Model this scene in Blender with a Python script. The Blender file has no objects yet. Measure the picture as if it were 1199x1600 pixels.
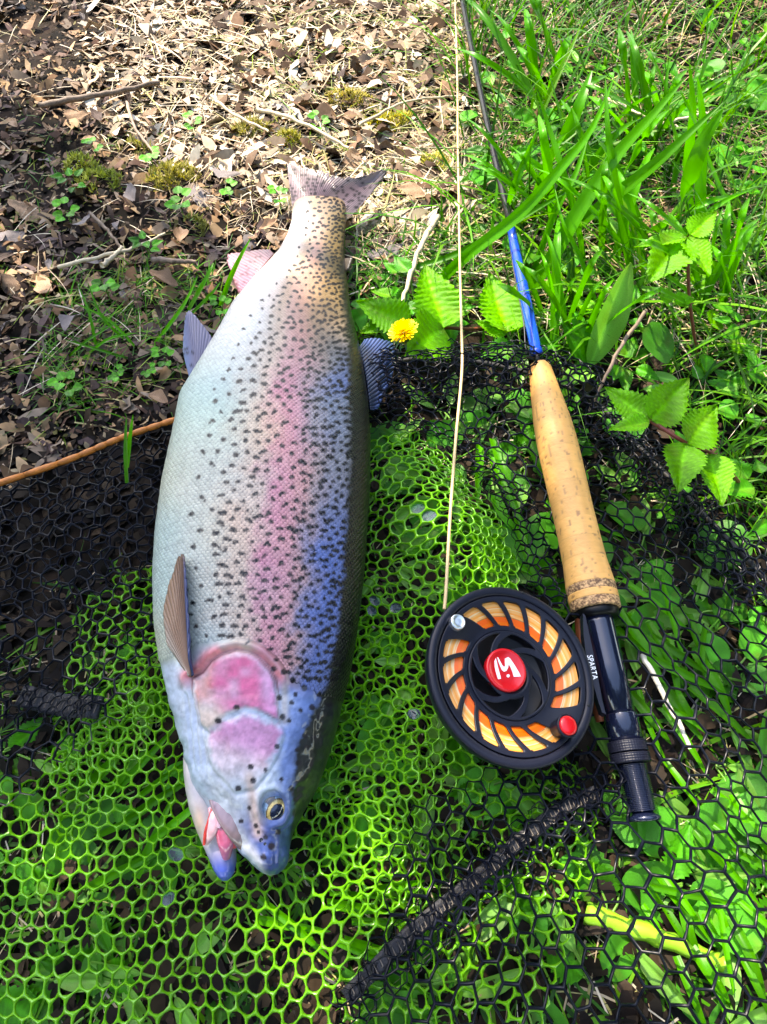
import bpy, math, random
import numpy as np
from mathutils import Vector, Matrix
from mathutils.bvhtree import BVHTree

# ------------------------------------------------------------------ camera, light, exposure
SC = bpy.context.scene
H = 0.37                      # camera height above the ground (m)
PITCH = 60.0                  # degrees below the horizon
FPX = 1002.0                  # focal length in photo pixels (1199 x 1600)
cd = bpy.data.cameras.new('camera'); cam = bpy.data.objects.new('camera', cd)
SC.collection.objects.link(cam); SC.camera = cam
cam.location = (0, 0, H); cam.rotation_euler = (math.radians(90 - PITCH), 0, 0)
cd.sensor_fit = 'VERTICAL'; cd.sensor_height = 36; cd.sensor_width = 27
cd.lens = 36 * FPX / 1600; cd.clip_start = 0.01; cd.clip_end = 200

SUN = Vector((-0.42, 0.62, 0.95)).normalized()      # towards the sun: upper left, in front
world = bpy.data.worlds.new('World'); SC.world = world; world.use_nodes = True
nt = world.node_tree; nt.nodes.clear()
sky = nt.nodes.new('ShaderNodeTexSky'); sky.sky_type = 'NISHITA'; sky.sun_disc = False
sky.ozone_density = 1.3; sky.dust_density = 1.0; sky.sun_elevation = math.asin(SUN.z); sky.sun_rotation = math.atan2(SUN.x, SUN.y)
bg = nt.nodes.new('ShaderNodeBackground'); bg.inputs[1].default_value = 0.15
wo = nt.nodes.new('ShaderNodeOutputWorld')
nt.links.new(sky.outputs[0], bg.inputs[0]); nt.links.new(bg.outputs[0], wo.inputs[0])
sl = bpy.data.lights.new('sun', 'SUN'); sl.energy = 2.0; sl.angle = math.radians(0.55); sl.color = (1.0, 0.94, 0.86)
so = bpy.data.objects.new('sun', sl); SC.collection.objects.link(so); so.location = (-1, 1.5, 2.5)
so.rotation_euler = (-SUN).to_track_quat('-Z', 'Y').to_euler()
SC.view_settings.view_transform = 'Standard'; SC.view_settings.look = 'None'
SC.view_settings.exposure = 2.6; SC.view_settings.gamma = 1.0
SC.view_settings.use_curve_mapping = False
SC.view_settings.use_white_balance = True; SC.view_settings.white_balance_temperature = 7700   # the phone's own white balance for open shade
SC.cycles.max_bounces = 6; SC.cycles.transparent_max_bounces = 8
SC.cycles.use_denoising = True

R = random.Random(7); NR = np.random.RandomState(11)
COL = SC.collection
PI = math.pi
sp, cp = math.sin(math.radians(PITCH)), math.cos(math.radians(PITCH))

# ------------------------------------------------------------------ pixel <-> world (photo measuring)
def W(px, py, z=0.0):
    u, v = (px - 599.5) / FPX, (py - 800.0) / FPX
    d = (u, cp - v * sp, -sp - v * cp)
    t = (z - H) / d[2]
    return Vector((d[0] * t, d[1] * t, z))
def WN(px, py, z):
    px, py, z = np.broadcast_arrays(np.asarray(px, float), np.asarray(py, float), np.asarray(z, float))
    u, v = (px - 599.5) / FPX, (py - 800.0) / FPX
    dz = -sp - v * cp; t = (z - H) / dz
    return np.stack([u * t, (cp - v * sp) * t, z], -1)
def PX(P):
    P = np.asarray(P, float); x, y, z = P[..., 0], P[..., 1], P[..., 2] - H
    dep = y * cp - z * sp; up = y * sp + z * cp
    return 599.5 + FPX * x / dep, 800 - FPX * up / dep
def mpp(py, z=0.0):            # metres per photo pixel at an image row
    v = (py - 800) / FPX
    return (H - z) / (sp + v * cp) / FPX

# ------------------------------------------------------------------ noise
def _h(i, j, s):
    n = (i * 374761393 + j * 668265263 + s * 1442695041) & 0xffffffff
    n = ((n ^ (n >> 13)) * 1274126177) & 0xffffffff
    return ((n ^ (n >> 16)) & 0xffff) / 65535.0
def vnoise(x, y, f=1.0, s=0):
    x = np.asarray(x, float) * f; y = np.asarray(y, float) * f
    i = np.floor(x).astype(np.int64); j = np.floor(y).astype(np.int64)
    a = x - i; b = y - j; a = a * a * (3 - 2 * a); b = b * b * (3 - 2 * b)
    return (_h(i, j, s) * (1 - a) * (1 - b) + _h(i + 1, j, s) * a * (1 - b) + _h(i, j + 1, s) * (1 - a) * b + _h(i + 1, j + 1, s) * a * b) * 2 - 1
def sstep(a, b, x):
    t = np.clip((np.asarray(x, float) - a) / (b - a), 0, 1); return t * t * (3 - 2 * t)
def inpoly(px, py, poly):
    px = np.asarray(px); py = np.asarray(py); c = np.zeros(px.shape, bool); n = len(poly)
    for k in range(n):
        x1, y1 = poly[k]; x2, y2 = poly[(k + 1) % n]
        if y1 == y2: continue
        m = ((y1 > py) != (y2 > py)) & (px < (x2 - x1) * (py - y1) / (y2 - y1) + x1)
        c ^= m
    return c
def polydist(px, py, poly):     # signed: positive inside
    px = np.asarray(px, float); py = np.asarray(py, float); d = np.full(px.shape, 1e9); n = len(poly)
    for k in range(n):
        x1, y1 = poly[k]; x2, y2 = poly[(k + 1) % n]
        ex, ey = x2 - x1, y2 - y1
        t = np.clip(((px - x1) * ex + (py - y1) * ey) / (ex * ex + ey * ey + 1e-9), 0, 1)
        d = np.minimum(d, np.hypot(px - x1 - t * ex, py - y1 - t * ey))
    return np.where(inpoly(px, py, poly), d, -d)
def gh(x, y):                  # ground height
    return 0.006 * vnoise(x, y, 9, 1) + 0.0025 * vnoise(x, y, 31, 2) - 0.004

# ------------------------------------------------------------------ object helpers
def tag(o, label=None, cat=None, group=None, kind=None):
    if label: o['label'] = label
    if cat: o['category'] = cat
    if group: o['group'] = group
    if kind: o['kind'] = kind
    return o
def link(name, me, parent=None, loc=None):
    o = bpy.data.objects.new(name, me); COL.objects.link(o)
    if parent is not None: o.parent = parent
    if loc is not None: o.location = loc
    return o
def empty(name, loc=(0, 0, 0)):
    o = bpy.data.objects.new(name, None); COL.objects.link(o); o.location = loc; o.empty_display_size = .01
    return o
def mkmesh(name, V, F, mat, col=None, smooth=True):
    me = bpy.data.meshes.new(name)
    V = np.asarray(V, float)
    if isinstance(F, np.ndarray):
        k = F.shape[1]; n = F.shape[0]
        me.vertices.add(len(V)); me.vertices.foreach_set('co', V.ravel())
        me.loops.add(n * k); me.loops.foreach_set('vertex_index', F.ravel().astype(np.int32))
        me.polygons.add(n); me.polygons.foreach_set('loop_start', np.arange(0, n * k, k, dtype=np.int32))
        try: me.polygons.foreach_set('loop_total', np.full(n, k, np.int32))
        except Exception: pass
        me.update(calc_edges=True); me.validate()
    else:
        me.from_pydata([tuple(v) for v in V], [], [tuple(f) for f in F]); me.update()
    if smooth: me.polygons.foreach_set('use_smooth', np.ones(len(me.polygons), bool))
    if col is not None:
        a = me.color_attributes.new('Col', 'FLOAT_COLOR', 'POINT')
        c = np.ones((len(V), 4)); c[:, :3] = np.asarray(col)[:, :3]
        a.data.foreach_set('color', c.ravel())
    if mat: me.materials.append(mat)
    return me
def part(name, V, F, mat, parent=None, col=None, smooth=True, off=None):
    V = np.asarray(V, float)
    if off is not None: V = V - np.asarray(off)
    elif parent is not None: 
        p = parent; w = Vector((0, 0, 0))
        while p is not None: w = w + p.location; p = p.parent
        V = V - np.array(w)
    return link(name, mkmesh(name, V, F, mat, col, smooth), parent)
def solid(o, th, off=0.0):
    m = o.modifiers.new('thickness', 'SOLIDIFY'); m.thickness = th; m.offset = off; return o
def gridF(nr, nc, wrap=False, base=0):
    i, j = np.meshgrid(np.arange(nr - 1), np.arange(nc if wrap else nc - 1), indexing='ij')
    j2 = (j + 1) % nc
    return (np.stack([i * nc + j, i * nc + j2, (i + 1) * nc + j2, (i + 1) * nc + j], -1).reshape(-1, 4) + base)
def tubeVF(pts, rad, n=8, cap=True):
    pts = [Vector(p) for p in pts]; k = len(pts)
    rad = [rad] * k if np.isscalar(rad) else list(rad)
    V = []; up = Vector((0, 0, 1)); prev = None
    for i in range(k):
        t = (pts[min(i + 1, k - 1)] - pts[max(i - 1, 0)]).normalized()
        a = (up - t * up.dot(t)) if prev is None else (prev - t * prev.dot(t))
        if a.length < 1e-6: a = Vector((1, 0, 0)).cross(t)
        a.normalize(); prev = a; b = t.cross(a)
        for q in range(n):
            an = 2 * PI * q / n; V.append(pts[i] + (a * math.cos(an) + b * math.sin(an)) * rad[i])
    F = [tuple(f) for f in gridF(k, n, True)]
    if cap: F.append(tuple(range(n))); F.append(tuple(reversed(range((k - 1) * n, k * n))))
    return V, F
def tube(name, pts, rad, mat, parent=None, n=8):
    V, F = tubeVF(pts, rad, n); return part(name, V, F, mat, parent)
def resample(pts, n):
    P = np.array([list(p) for p in pts], float); k = len(P)
    # Catmull-Rom
    out = []
    for t in np.linspace(0, k - 1 - 1e-6, n):
        i = int(t); f = t - i
        p0, p1, p2, p3 = P[max(i - 1, 0)], P[i], P[min(i + 1, k - 1)], P[min(i + 2, k - 1)]
        out.append(0.5 * (2 * p1 + (p2 - p0) * f + (2 * p0 - 5 * p1 + 4 * p2 - p3) * f * f + (3 * p1 - p0 - 3 * p2 + p3) * f ** 3))
    return np.array(out)
def joinVF(parts):
    V = []; F = []; b = 0
    for v, f in parts:
        V.extend(v); F.extend([tuple(i + b for i in q) for q in f]); b += len(v)
    return V, F

# ------------------------------------------------------------------ materials
def mat(name, color=(.5, .5, .5), rough=.5, metal=0., coat=0., coat_rough=.1, spec=.5, attr=False, rnd=0., noise=0., nscale=60., bump=0., bscale=200., transl=0., tcol=None, col2=None, stretch=None, alpha=1.):
    m = bpy.data.materials.new(name); m.use_nodes = True; N = m.node_tree.nodes; L = m.node_tree.links
    b = N['Principled BSDF']; out = N['Material Output']
    b.inputs['Roughness'].default_value = rough; b.inputs['Metallic'].default_value = metal
    b.inputs['Coat Weight'].default_value = coat; b.inputs['Coat Roughness'].default_value = coat_rough
    b.inputs['Specular IOR Level'].default_value = spec
    tc = N.new('ShaderNodeTexCoord'); vec = tc.outputs['Object']
    if stretch:
        mp = N.new('ShaderNodeMapping'); mp.inputs['Scale'].default_value = stretch; L.new(vec, mp.inputs[0]); vec = mp.outputs[0]
    if attr:
        a = N.new('ShaderNodeAttribute'); a.attribute_name = 'Col'; c = a.outputs['Color']
    else:
        q = N.new('ShaderNodeRGB'); q.outputs[0].default_value = (*color, 1); c = q.outputs[0]
    if noise or col2:
        n = N.new('ShaderNodeTexNoise'); n.inputs['Scale'].default_value = nscale; n.inputs['Detail'].default_value = 5; L.new(vec, n.inputs['Vector'])
        if col2:
            mx = N.new('ShaderNodeMix'); mx.data_type = 'RGBA'; L.new(c, mx.inputs['A']); mx.inputs['B'].default_value = (*col2, 1)
            mr = N.new('ShaderNodeMapRange'); mr.inputs['From Min'].default_value = .42; mr.inputs['From Max'].default_value = .6
            L.new(n.outputs['Fac'], mr.inputs['Value']); L.new(mr.outputs[0], mx.inputs['Factor']); c = mx.outputs['Result']
        if noise:
            mr = N.new('ShaderNodeMapRange'); mr.inputs['From Min'].default_value = .3; mr.inputs['From Max'].default_value = .7
            mr.inputs['To Min'].default_value = 1 - noise; mr.inputs['To Max'].default_value = 1 + noise
            L.new(n.outputs['Fac'], mr.inputs['Value'])
            hs = N.new('ShaderNodeHueSaturation'); L.new(c, hs.inputs['Color']); L.new(mr.outputs[0], hs.inputs['Value']); c = hs.outputs['Color']
    if rnd:
        oi = N.new('ShaderNodeObjectInfo'); mr = N.new('ShaderNodeMapRange')
        mr.inputs['To Min'].default_value = 1 - rnd; mr.inputs['To Max'].default_value = 1 + rnd
        L.new(oi.outputs['Random'], mr.inputs['Value'])
        hs = N.new('ShaderNodeHueSaturation'); L.new(c, hs.inputs['Color']); L.new(mr.outputs[0], hs.inputs['Value']); c = hs.outputs['Color']
    L.new(c, b.inputs['Base Color'])
    if bump:
        n2 = N.new('ShaderNodeTexNoise'); n2.inputs['Scale'].default_value = bscale; n2.inputs['Detail'].default_value = 4; L.new(vec, n2.inputs['Vector'])
        bp = N.new('ShaderNodeBump'); bp.inputs['Strength'].default_value = bump; bp.inputs['Distance'].default_value = .001
        L.new(n2.outputs['Fac'], bp.inputs['Height']); L.new(bp.outputs[0], b.inputs['Normal'])
    if transl:
        t = N.new('ShaderNodeBsdfTranslucent'); mixs = N.new('ShaderNodeMixShader'); mixs.inputs[0].default_value = transl
        hs = N.new('ShaderNodeHueSaturation'); hs.inputs['Value'].default_value = 1.3; hs.inputs['Saturation'].default_value = 1.1
        L.new(c, hs.inputs['Color']); L.new(hs.outputs['Color'], t.inputs['Color'])
        L.new(b.outputs[0], mixs.inputs[1]); L.new(t.outputs[0], mixs.inputs[2]); L.new(mixs.outputs[0], out.inputs['Surface'])
    return m

M = {}
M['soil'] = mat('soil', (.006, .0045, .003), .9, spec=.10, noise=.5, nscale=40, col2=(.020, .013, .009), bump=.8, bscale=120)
M['trout'] = mat('trout_skin', attr=True, rough=.38, metal=.0, coat=.55, coat_rough=.06, spec=.3, noise=.12, nscale=220, bump=.12, bscale=500)
M['scale'] = mat('trout_scale', attr=True, rough=.34, metal=.0, coat=.26, coat_rough=.05, spec=.2)
M['fin'] = mat('fin_skin', attr=True, rough=.35, coat=.5, coat_rough=.12, transl=.40, bump=.3, bscale=400)
M['litter'] = mat('dead_leaf', (.24, .14, .08), .6, spec=.22, rnd=.55, noise=.3, nscale=120, bump=.4, bscale=300, col2=(.33, .22, .14), transl=.15)
M['litter_dark'] = mat('dark_dead_leaf', (.055, .033, .026), .5, spec=.22, rnd=.4, noise=.3, nscale=120, bump=.4, bscale=300)
M['litter_grey'] = mat('grey_dead_leaf', (.15, .125, .12), .45, spec=.22, rnd=.4, noise=.3, nscale=120, bump=.4, bscale=300)
M['litter_attr'] = mat('litter_bits', spec=.12, attr=True, rough=.65, noise=.2, nscale=200)
M['twig'] = mat('twig_bark', (.20, .14, .10), .7, rnd=.5, noise=.4, nscale=180, bump=.5)
M['straw'] = mat('straw', attr=True, rough=.45, transl=.15)
M['grass'] = mat('grass_blades', spec=.22, attr=True, rough=.4, transl=.35)
M['blade'] = mat('grass_blade', (.058, .29, .003), .35, spec=.22, rnd=.35, noise=.15, nscale=60, transl=.4)
M['bramble'] = mat('bramble_leaf', attr=True, color=(.12, .42, .006), rough=.36, spec=.22, rnd=.2, noise=.2, nscale=90, transl=.4, bump=.25, bscale=220)
M['herb'] = mat('herb_leaf', attr=True, color=(.045, .26, .008), rough=.4, spec=.22, rnd=.45, noise=.25, nscale=120, transl=.3, bump=.15, bscale=250)
M['dock'] = mat('pale_leaf', attr=True, color=(.17, .42, .06), rough=.4, spec=.3, rnd=.2, noise=.15, nscale=100, transl=.35)
M['stem_red'] = mat('red_stem', (.16, .035, .02), .45)
M['stem_green'] = mat('green_stem', (.12, .30, .03), .45, transl=.2)
M['moss'] = mat('moss', attr=True, rough=.7, transl=.2)
M['petal'] = mat('dandelion_petal', (.95, .74, .002), .5, transl=.3, rnd=0)
M['sepal'] = mat('dandelion_bract', (.06, .16, .07), .5, transl=.2)
M['green_net'] = mat('green_rubber', (.125, .41, .010), .30, spec=.45, coat=.25, coat_rough=.12, transl=.22, noise=.15, nscale=30)
M['black_net'] = mat('black_rubber', (.003, .004, .009), .30, spec=.22)
M['tape'] = mat('black_webbing', (.006, .007, .012), .6, bump=.5, bscale=600)
M['stitch'] = mat('tape_stitch', (.10, .085, .07), .6)
M['hoop'] = mat('hoop_dark', (.02, .018, .016), .5)
M['hoop_cord'] = mat('orange_cord', (.42, .13, .015), .55, noise=.3, nscale=200)
M['cork'] = mat('cork', (.66, .40, .19), .62, noise=.13, nscale=70, bump=.35, bscale=260, stretch=(1, 1, 1))
M['cork_pit'] = mat('cork_pit', (.20, .095, .04), .8)
M['cork_comp'] = mat('composite_cork', (.20, .10, .045), .7, noise=.5, nscale=700, col2=(.46, .27, .12), bump=.4, bscale=700)
M['gloss_black'] = mat('gloss_black', (.002, .002, .003), .42, coat=.08, coat_rough=.05, spec=.2)
M['seat'] = mat('anodised_seat', (.008, .012, .034), .18, metal=.3, coat=.8, coat_rough=.06)
M['anod'] = mat('anodised_black', (.006, .007, .016), .40, metal=.0, spec=.32, bump=.08, bscale=1500)
M['anod_in'] = mat('anodised_recess', (.005, .005, .007), .5)
M['blue'] = mat('blue_lacquer', (.002, .055, .48), .2, spec=.25, coat=.4, coat_rough=.04)
M['red'] = mat('red_anodised', (.74, .006, .012), .28, metal=.15, coat=.4, coat_rough=.1)
M['silver'] = mat('turned_aluminium', (.75, .77, .80), .28, metal=.9)
M['white'] = mat('white_print', (.85, .85, .85), .5)
M['line_coil'] = mat('fly_line_coil', attr=True, rough=.42, coat=.2)
M['line'] = mat('fly_line', (.66, .47, .24), .45, spec=.3)
M['tissue'] = mat('mouth_tissue', attr=True, rough=.25, coat=.8, coat_rough=.06)
M['iris'] = mat('iris', attr=True, rough=.2, metal=.35, coat=1., coat_rough=.02)
M['pupil'] = mat('pupil', (.006, .010, .03), .05, coat=1., coat_rough=.02)
def water_mat():
    m = mat('water_film', (.55, .78, .9), .0); b = m.node_tree.nodes['Principled BSDF']  # pale blue tint stands in for sky mirrored in the film
    b.inputs['Transmission Weight'].default_value = .92; b.inputs['IOR'].default_value = 1.33; return m
M['water'] = water_mat()

# ------------------------------------------------------------------ ground
def ground():
    n = 260
    a = np.linspace(-1.0, 1.0, n); b = np.linspace(-.55, 1.75, n)
    X, Y = np.meshgrid(a, b, indexing='xy'); Z = gh(X, Y)
    V = np.stack([X, Y, Z], -1).reshape(-1, 3)
    g = part('ground', V, gridF(n, n), M['soil'])
    tag(g, kind='structure')
    # coarse ground out to the horizon, a ring round the fine sheet
    xs = [-60, -20, -6, -2, -1.0, 1.0, 2, 6, 20, 60]; ys = [-60, -20, -6, -2, -.55, 1.75, 3, 7, 20, 60]
    V = [(x, y, float(gh(x, y)) if abs(x) <= 1 and -.55 <= y <= 1.75 else -.004) for y in ys for x in xs]
    F = [f for f in gridF(10, 10).tolist() if not (sum(V[i][0] for i in f) / 4 == 0 and abs(sum(V[i][1] for i in f) / 4 - .6) < 1e-6)]
    o = part('terrain', V, F, M['soil']); tag(o, kind='structure')
ground()

# ------------------------------------------------------------------ net heights
def bump2(x, y, px, py, rx, ry, h, rot=0.):
    c = W(px, py, .02); dx = x - c.x; dy = y - c.y
    if rot:
        ca, sa = math.cos(rot), math.sin(rot); dx, dy = dx * ca + dy * sa, -dx * sa + dy * ca
    return h * np.exp(-(dx / rx) ** 2 - (dy / ry) ** 2)
def nh(x, y):
    x = np.asarray(x, float); y = np.asarray(y, float)
    z = .013 + .005 * vnoise(x, y, 16, 5) + .003 * vnoise(x, y, 37, 6)
    z = z + bump2(x, y, 690, 820, .035, .075, .022, .35)       # fold of green mesh right of the fish
    z = z + bump2(x, y, 250, 1080, .045, .03, .012, .7)
    z = z + bump2(x, y, 620, 1250, .02, .06, .012, -.4)        # ridge running down the middle
    z = z + bump2(x, y, 1060, 1150, .03, .12, .010)
    z = z + bump2(x, y, 820, 590, .16, .022, .014)             # hoop side
    z = z + .0045 * np.maximum(0, 1 - np.abs(vnoise(x * 1.6 + y * .5, y * .6 - x * .3, 26, 8)) * 3.2)      # soft pinched folds
    f = bump2(x, y, 410, 800, .055, .16, 1.0) + bump2(x, y, 400, 1150, .04, .1, 1.)
    z = z * (1 - .55 * np.clip(f, 0, 1))
    return z

# ------------------------------------------------------------------ landing net (one thing with its meshes, hoop and tapes)
NET = empty('landing_net', W(500, 1000, 0))
tag(NET, 'landing net of green and black rubber mesh spread open under the trout and rod', 'landing net')

def hexnet(name, polys, cell, rot, hole, mt, zoff, thick, seed, rnd=True, warp=.003, zamp=.002, stretch=1., hgt=nh, cut=None, parent=NET):
    """lattice of hexagonal meshes inside pixel polygons, draped on the height function"""
    pw = [[tuple(W(x, y, .012))[:2] for x, y in poly] for poly in polys]
    allp = np.array([p for q in pw for p in q]); lo = allp.min(0) - .03; hi = allp.max(0) + .03
    c0 = (lo + hi) / 2; Rr = np.hypot(*(hi - lo)) / 2 + .02
    a = cell; b = cell * .866 * stretch
    n = int(Rr / a) + 2; m = int(Rr / b) + 2
    I, J = np.meshgrid(np.arange(-n, n + 1), np.arange(-m, m + 1), indexing='xy')
    U = (I + .5 * (J % 2)) * a; Vv = J * b
    U = U.ravel(); Vv = Vv.ravel(); ca, sa = math.cos(rot), math.sin(rot)
    def place(u, v):
        x = c0[0] + u * ca - v * sa; y = c0[1] + u * sa + v * ca
        dx = warp * vnoise(x, y, 22, seed) + warp * .5 * vnoise(x, y, 60, seed + 1) + warp * 1.6 * vnoise(x, y, 9, seed + 7)
        dy = warp * vnoise(x, y, 22, seed + 2) + warp * .5 * vnoise(x, y, 60, seed + 3) + warp * 1.6 * vnoise(x, y, 9, seed + 8)
        return x + dx, y + dy
    x, y = place(U, Vv)
    keep = np.zeros(len(U), bool)
    for q in pw: keep |= inpoly(x, y, q)
    if cut:
        for q in cut: keep &= ~inpoly(x, y, [tuple(W(*p, .012))[:2] for p in q])
    U = U[keep]; Vv = Vv[keep]; k = len(U)
    # outer hexagon with edge midpoints (12) shared with the neighbours by position; hole ring (12)
    ang = np.arange(12) * PI / 6
    hexr = np.where(np.arange(12) % 2 == 1, a / math.sqrt(3), a / 2)          # corner at 30 deg, mid at 0 deg
    ox = hexr * np.cos(ang); oy = hexr * np.sin(ang) * stretch
    if rnd: hr = np.full(12, hole * a / 2)
    else: hr = hexr * hole
    ix = hr * np.cos(ang); iy = hr * np.sin(ang) * stretch
    zz = []
    rings = [(ox, oy, thick), (ix + (ox - ix) * .35, iy + (oy - iy) * .35, thick * .72), (ix, iy, 0.), (ix + (ox - ix) * .35, iy + (oy - iy) * .35, -thick * .5)]
    Vs = []
    for rx, ry, dz in rings:
        x, y = place(U[:, None] + rx, Vv[:, None] + ry)
        z = hgt(x, y) + zoff + zamp * vnoise(x, y, 45, seed + 4) + dz
        Vs.append(np.stack([x, y, z], -1))
    Vt = np.stack(Vs, 1)                        # k, 4, 12, 3
    base = (np.arange(k) * 48)[:, None]
    F = []
    for r in range(3):
        q = np.arange(12); q2 = (q + 1) % 12
        F.append(np.stack([base + r * 12 + q, base + r * 12 + q2, base + (r + 1) * 12 + q2, base + (r + 1) * 12 + q], -1).reshape(-1, 4))
    o = part(name, Vt.reshape(-1, 3), np.concatenate(F), mt, parent)
    cen = np.stack(place(U, Vv), -1)
    return o, cen, (place, U, Vv, ix, iy)

GREEN = [(-60, 1275), (60, 1205), (130, 1150), (190, 1090), (235, 1010), (300, 900), (400, 760), (560, 705), (622, 690), (690, 714), (742, 780), (803, 885), (830, 1000), (875, 1150), (915, 1250), (925, 1350), (880, 1500), (830, 1680), (-60, 1680)]
GREEN_LOW = [(110, 960), (170, 900), (250, 870), (320, 1000), (250, 1110), (160, 1180), (60, 1230)]
BL = [(-120, 775), (100, 727), (275, 657), (335, 640), (335, 1000), (245, 1070), (175, 1140), (90, 1215), (-60, 1300)]
BR = [(575, 610), (600, 560), (700, 550), (830, 572), (925, 610), (1000, 690), (1105, 795), (1260, 930), (1300, 1680), (545, 1680), (590, 1450), (635, 1310), (690, 1225), (880, 1180), (835, 960), (800, 870), (745, 775), (690, 708), (625, 688), (575, 690)]
BSTRIP = [(570, 610), (590, 560), (700, 553), (830, 575), (925, 618), (1000, 695), (1105, 800), (1240, 930), (1160, 960), (1050, 830), (960, 740), (850, 660), (740, 640), (640, 650), (575, 680)]
BEDGE = [(620, 690), (690, 708), (745, 775), (805, 880), (840, 960), (880, 960), (850, 860), (800, 770), (720, 690), (640, 670)]
g1, cen, pk = hexnet('green_mesh', [GREEN], .0076, .12, .885, M['green_net'], .0, .0010, 21, True, .0048, .0022)
hexnet('green_mesh', [[(455, 1180), (540, 930), (640, 980), (690, 1200), (640, 1440), (520, 1420)]], .0077, .55, .85, M['green_net'], -.006, .0010, 27, True, .004, .0025)
hexnet('green_mesh', [[(600, 690), (690, 714), (750, 790), (803, 885), (770, 960), (700, 840)]], .0077, -.4, .85, M['green_net'], -.007, .0010, 28, True, .004, .0025)
hexnet('green_mesh', [[(90, 1190), (190, 1090), (235, 1015), (270, 1100), (180, 1240), (90, 1330)]], .0077, .7, .85, M['green_net'], -.005, .0010, 29, True, .004, .0025)
g2, _, _ = hexnet('green_mesh', [GREEN_LOW], .0078, .5, .85, M['green_net'], -.010, .0011, 51, True, .003, .0015)
b1, _, _ = hexnet('black_mesh', [BL], .0112, .25, .89, M['black_net'], .004, .0008, 31, False, .004, .003, 1.08)
b2, _, _ = hexnet('black_mesh', [BR], .0118, .55, .89, M['black_net'], .006, .0008, 41, False, .004, .0025, 1.12)
b3, _, _ = hexnet('black_mesh', [BSTRIP], .0098, .1, .88, M['black_net'], .013, .0008, 61, False, .004, .004, .8)
b4, _, _ = hexnet('black_mesh', [BSTRIP, BEDGE], .0090, .9, .87, M['black_net'], .0085, .0008, 71, False, .004, .005, .72)
b5, _, _ = hexnet('black_mesh', [[(-120, 775), (100, 727), (275, 657), (335, 640), (335, 860), (200, 900), (80, 960), (-80, 1010)]], .0108, .8, .89, M['black_net'], -.003, .0008, 81, False, .004, .003, 1.)

FOLD_SHADE = [(950, 1215), (965, 1262), (880, 1305), (770, 1395), (650, 1500), (560, 1600), (520, 1560), (610, 1450), (720, 1360), (800, 1290), (870, 1235)]  # extra black mesh along the long tape, standing in for fold shadow
hexnet('black_mesh', [FOLD_SHADE], .0090, .2, .87, M['black_net'], .0075, .0008, 91, False, .004, .004, .75)
hexnet('black_mesh', [FOLD_SHADE], .0085, 1.1, .87, M['black_net'], .0045, .0008, 95, False, .004, .004, .8)
hexnet('black_mesh', [[(-40, 1040), (60, 1065), (175, 1090), (180, 1125), (60, 1130), (-40, 1110)]], .0070, .4, .86, M['black_net'], .0065, .0008, 98, False, .003, .003, .7)  # dense black mesh added round the left tape as fold shadow
def water_films():
    place, U, Vv, ix, iy = pk
    px, py = PX(np.column_stack([cen, nh(cen[:, 0], cen[:, 1])]))
    want = np.zeros(len(px), bool)
    for (x, y, r, p) in [(655, 810, 22, .35), (600, 940, 24, .3), (585, 1015, 14, .4), (250, 1370, 50, .12), (640, 1115, 9, 1), (598, 1270, 9, 1), (458, 1350, 9, 1)]:
        want |= (np.hypot(px - x, py - y) < r) & (NR.rand(len(px)) < p)
    for i in np.where(want)[0]:
        x, y = place(U[i] + ix * 1.02, Vv[i] + iy * 1.02); cx, cy = place(U[i], Vv[i]); z = nh(x, y) + .0003
        V = [(x[q], y[q], z[q]) for q in range(12)]; V.append((cx, cy, float(nh(cx, cy)) - .0006))
        part('water_film', V, [(q, (q + 1) % 12, 12) for q in range(12)], M['water'], NET)
water_films()

# hoop and its orange lashing
def hoop():
    px = [(-260, 890), (-120, 800), (100, 722), (190, 685), (275, 656), (350, 628), (470, 590), (600, 568), (700, 560), (830, 584), (925, 625), (1000, 700), (1105, 810), (1230, 950), (1330, 1150)]
    pts = [W(x, y, float(np.interp(x, [300, 480], [.026, .010]))) for x, y in px]
    P = resample(pts, 90)
    tube('hoop', P, .0021, M['hoop'], NET, 10)
    seg = [p for p in resample([W(x, y, .0262) for x, y in px[:6]], 60)]
    for k in range(17, 52, 3):
        V, F = tubeVF([Vector(s) + Vector((0, -.0006, .0012)) for s in seg[k:k + 4]][:4], [.0017, .0021, .0021, .0017], 8)
        part('cord_segment', V, F, M['hoop_cord'], NET)
hoop()

def tape(px, width, zo, nstitch, seed):
    P = resample([W(x, y, .02) for x, y in px], 40); P[:, 2] = nh(P[:, 0], P[:, 1]) + zo
    V = []
    T = np.gradient(P, axis=0); T[:, 2] = 0; T /= np.linalg.norm(T, axis=1)[:, None]; Nn = np.stack([-T[:, 1], T[:, 0], 0 * T[:, 0]], -1)
    for k in range(40):
        for s in (-1, -.5, 0, .5, 1):
            V.append(P[k] + Nn[k] * width * s * .5 + np.array([0, 0, -.0004 + .0008 * math.sin(k * 1.9)]))
    o = part('seam_tape', V, gridF(40, 5), M['tape'], NET); solid(o, .001)
    rr = random.Random(seed); VF = []
    for k in range(nstitch):
        t = (k + .5) / nstitch * 38; i = int(t); f = t - i; c = P[i] * (1 - f) + P[i + 1] * f; n = Nn[i]; tt = T[i]
        w = width * .30; sh = rr.uniform(-.1, .1) * width
        a = c + n * (-w + sh) + np.array([0, 0, .0016]); b = c + n * (w + sh) + tt * .0006 + np.array([0, 0, .0016])
        VF.append(tubeVF([a, b], .00028, 5))
        if rr.random() < .7: VF.append(tubeVF([b, b + tt * width * .12], .00028, 5))
    V, F = joinVF(VF); s = part('stitching', V, F, M['stitch'], o); s['kind'] = 'stuff'
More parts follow.
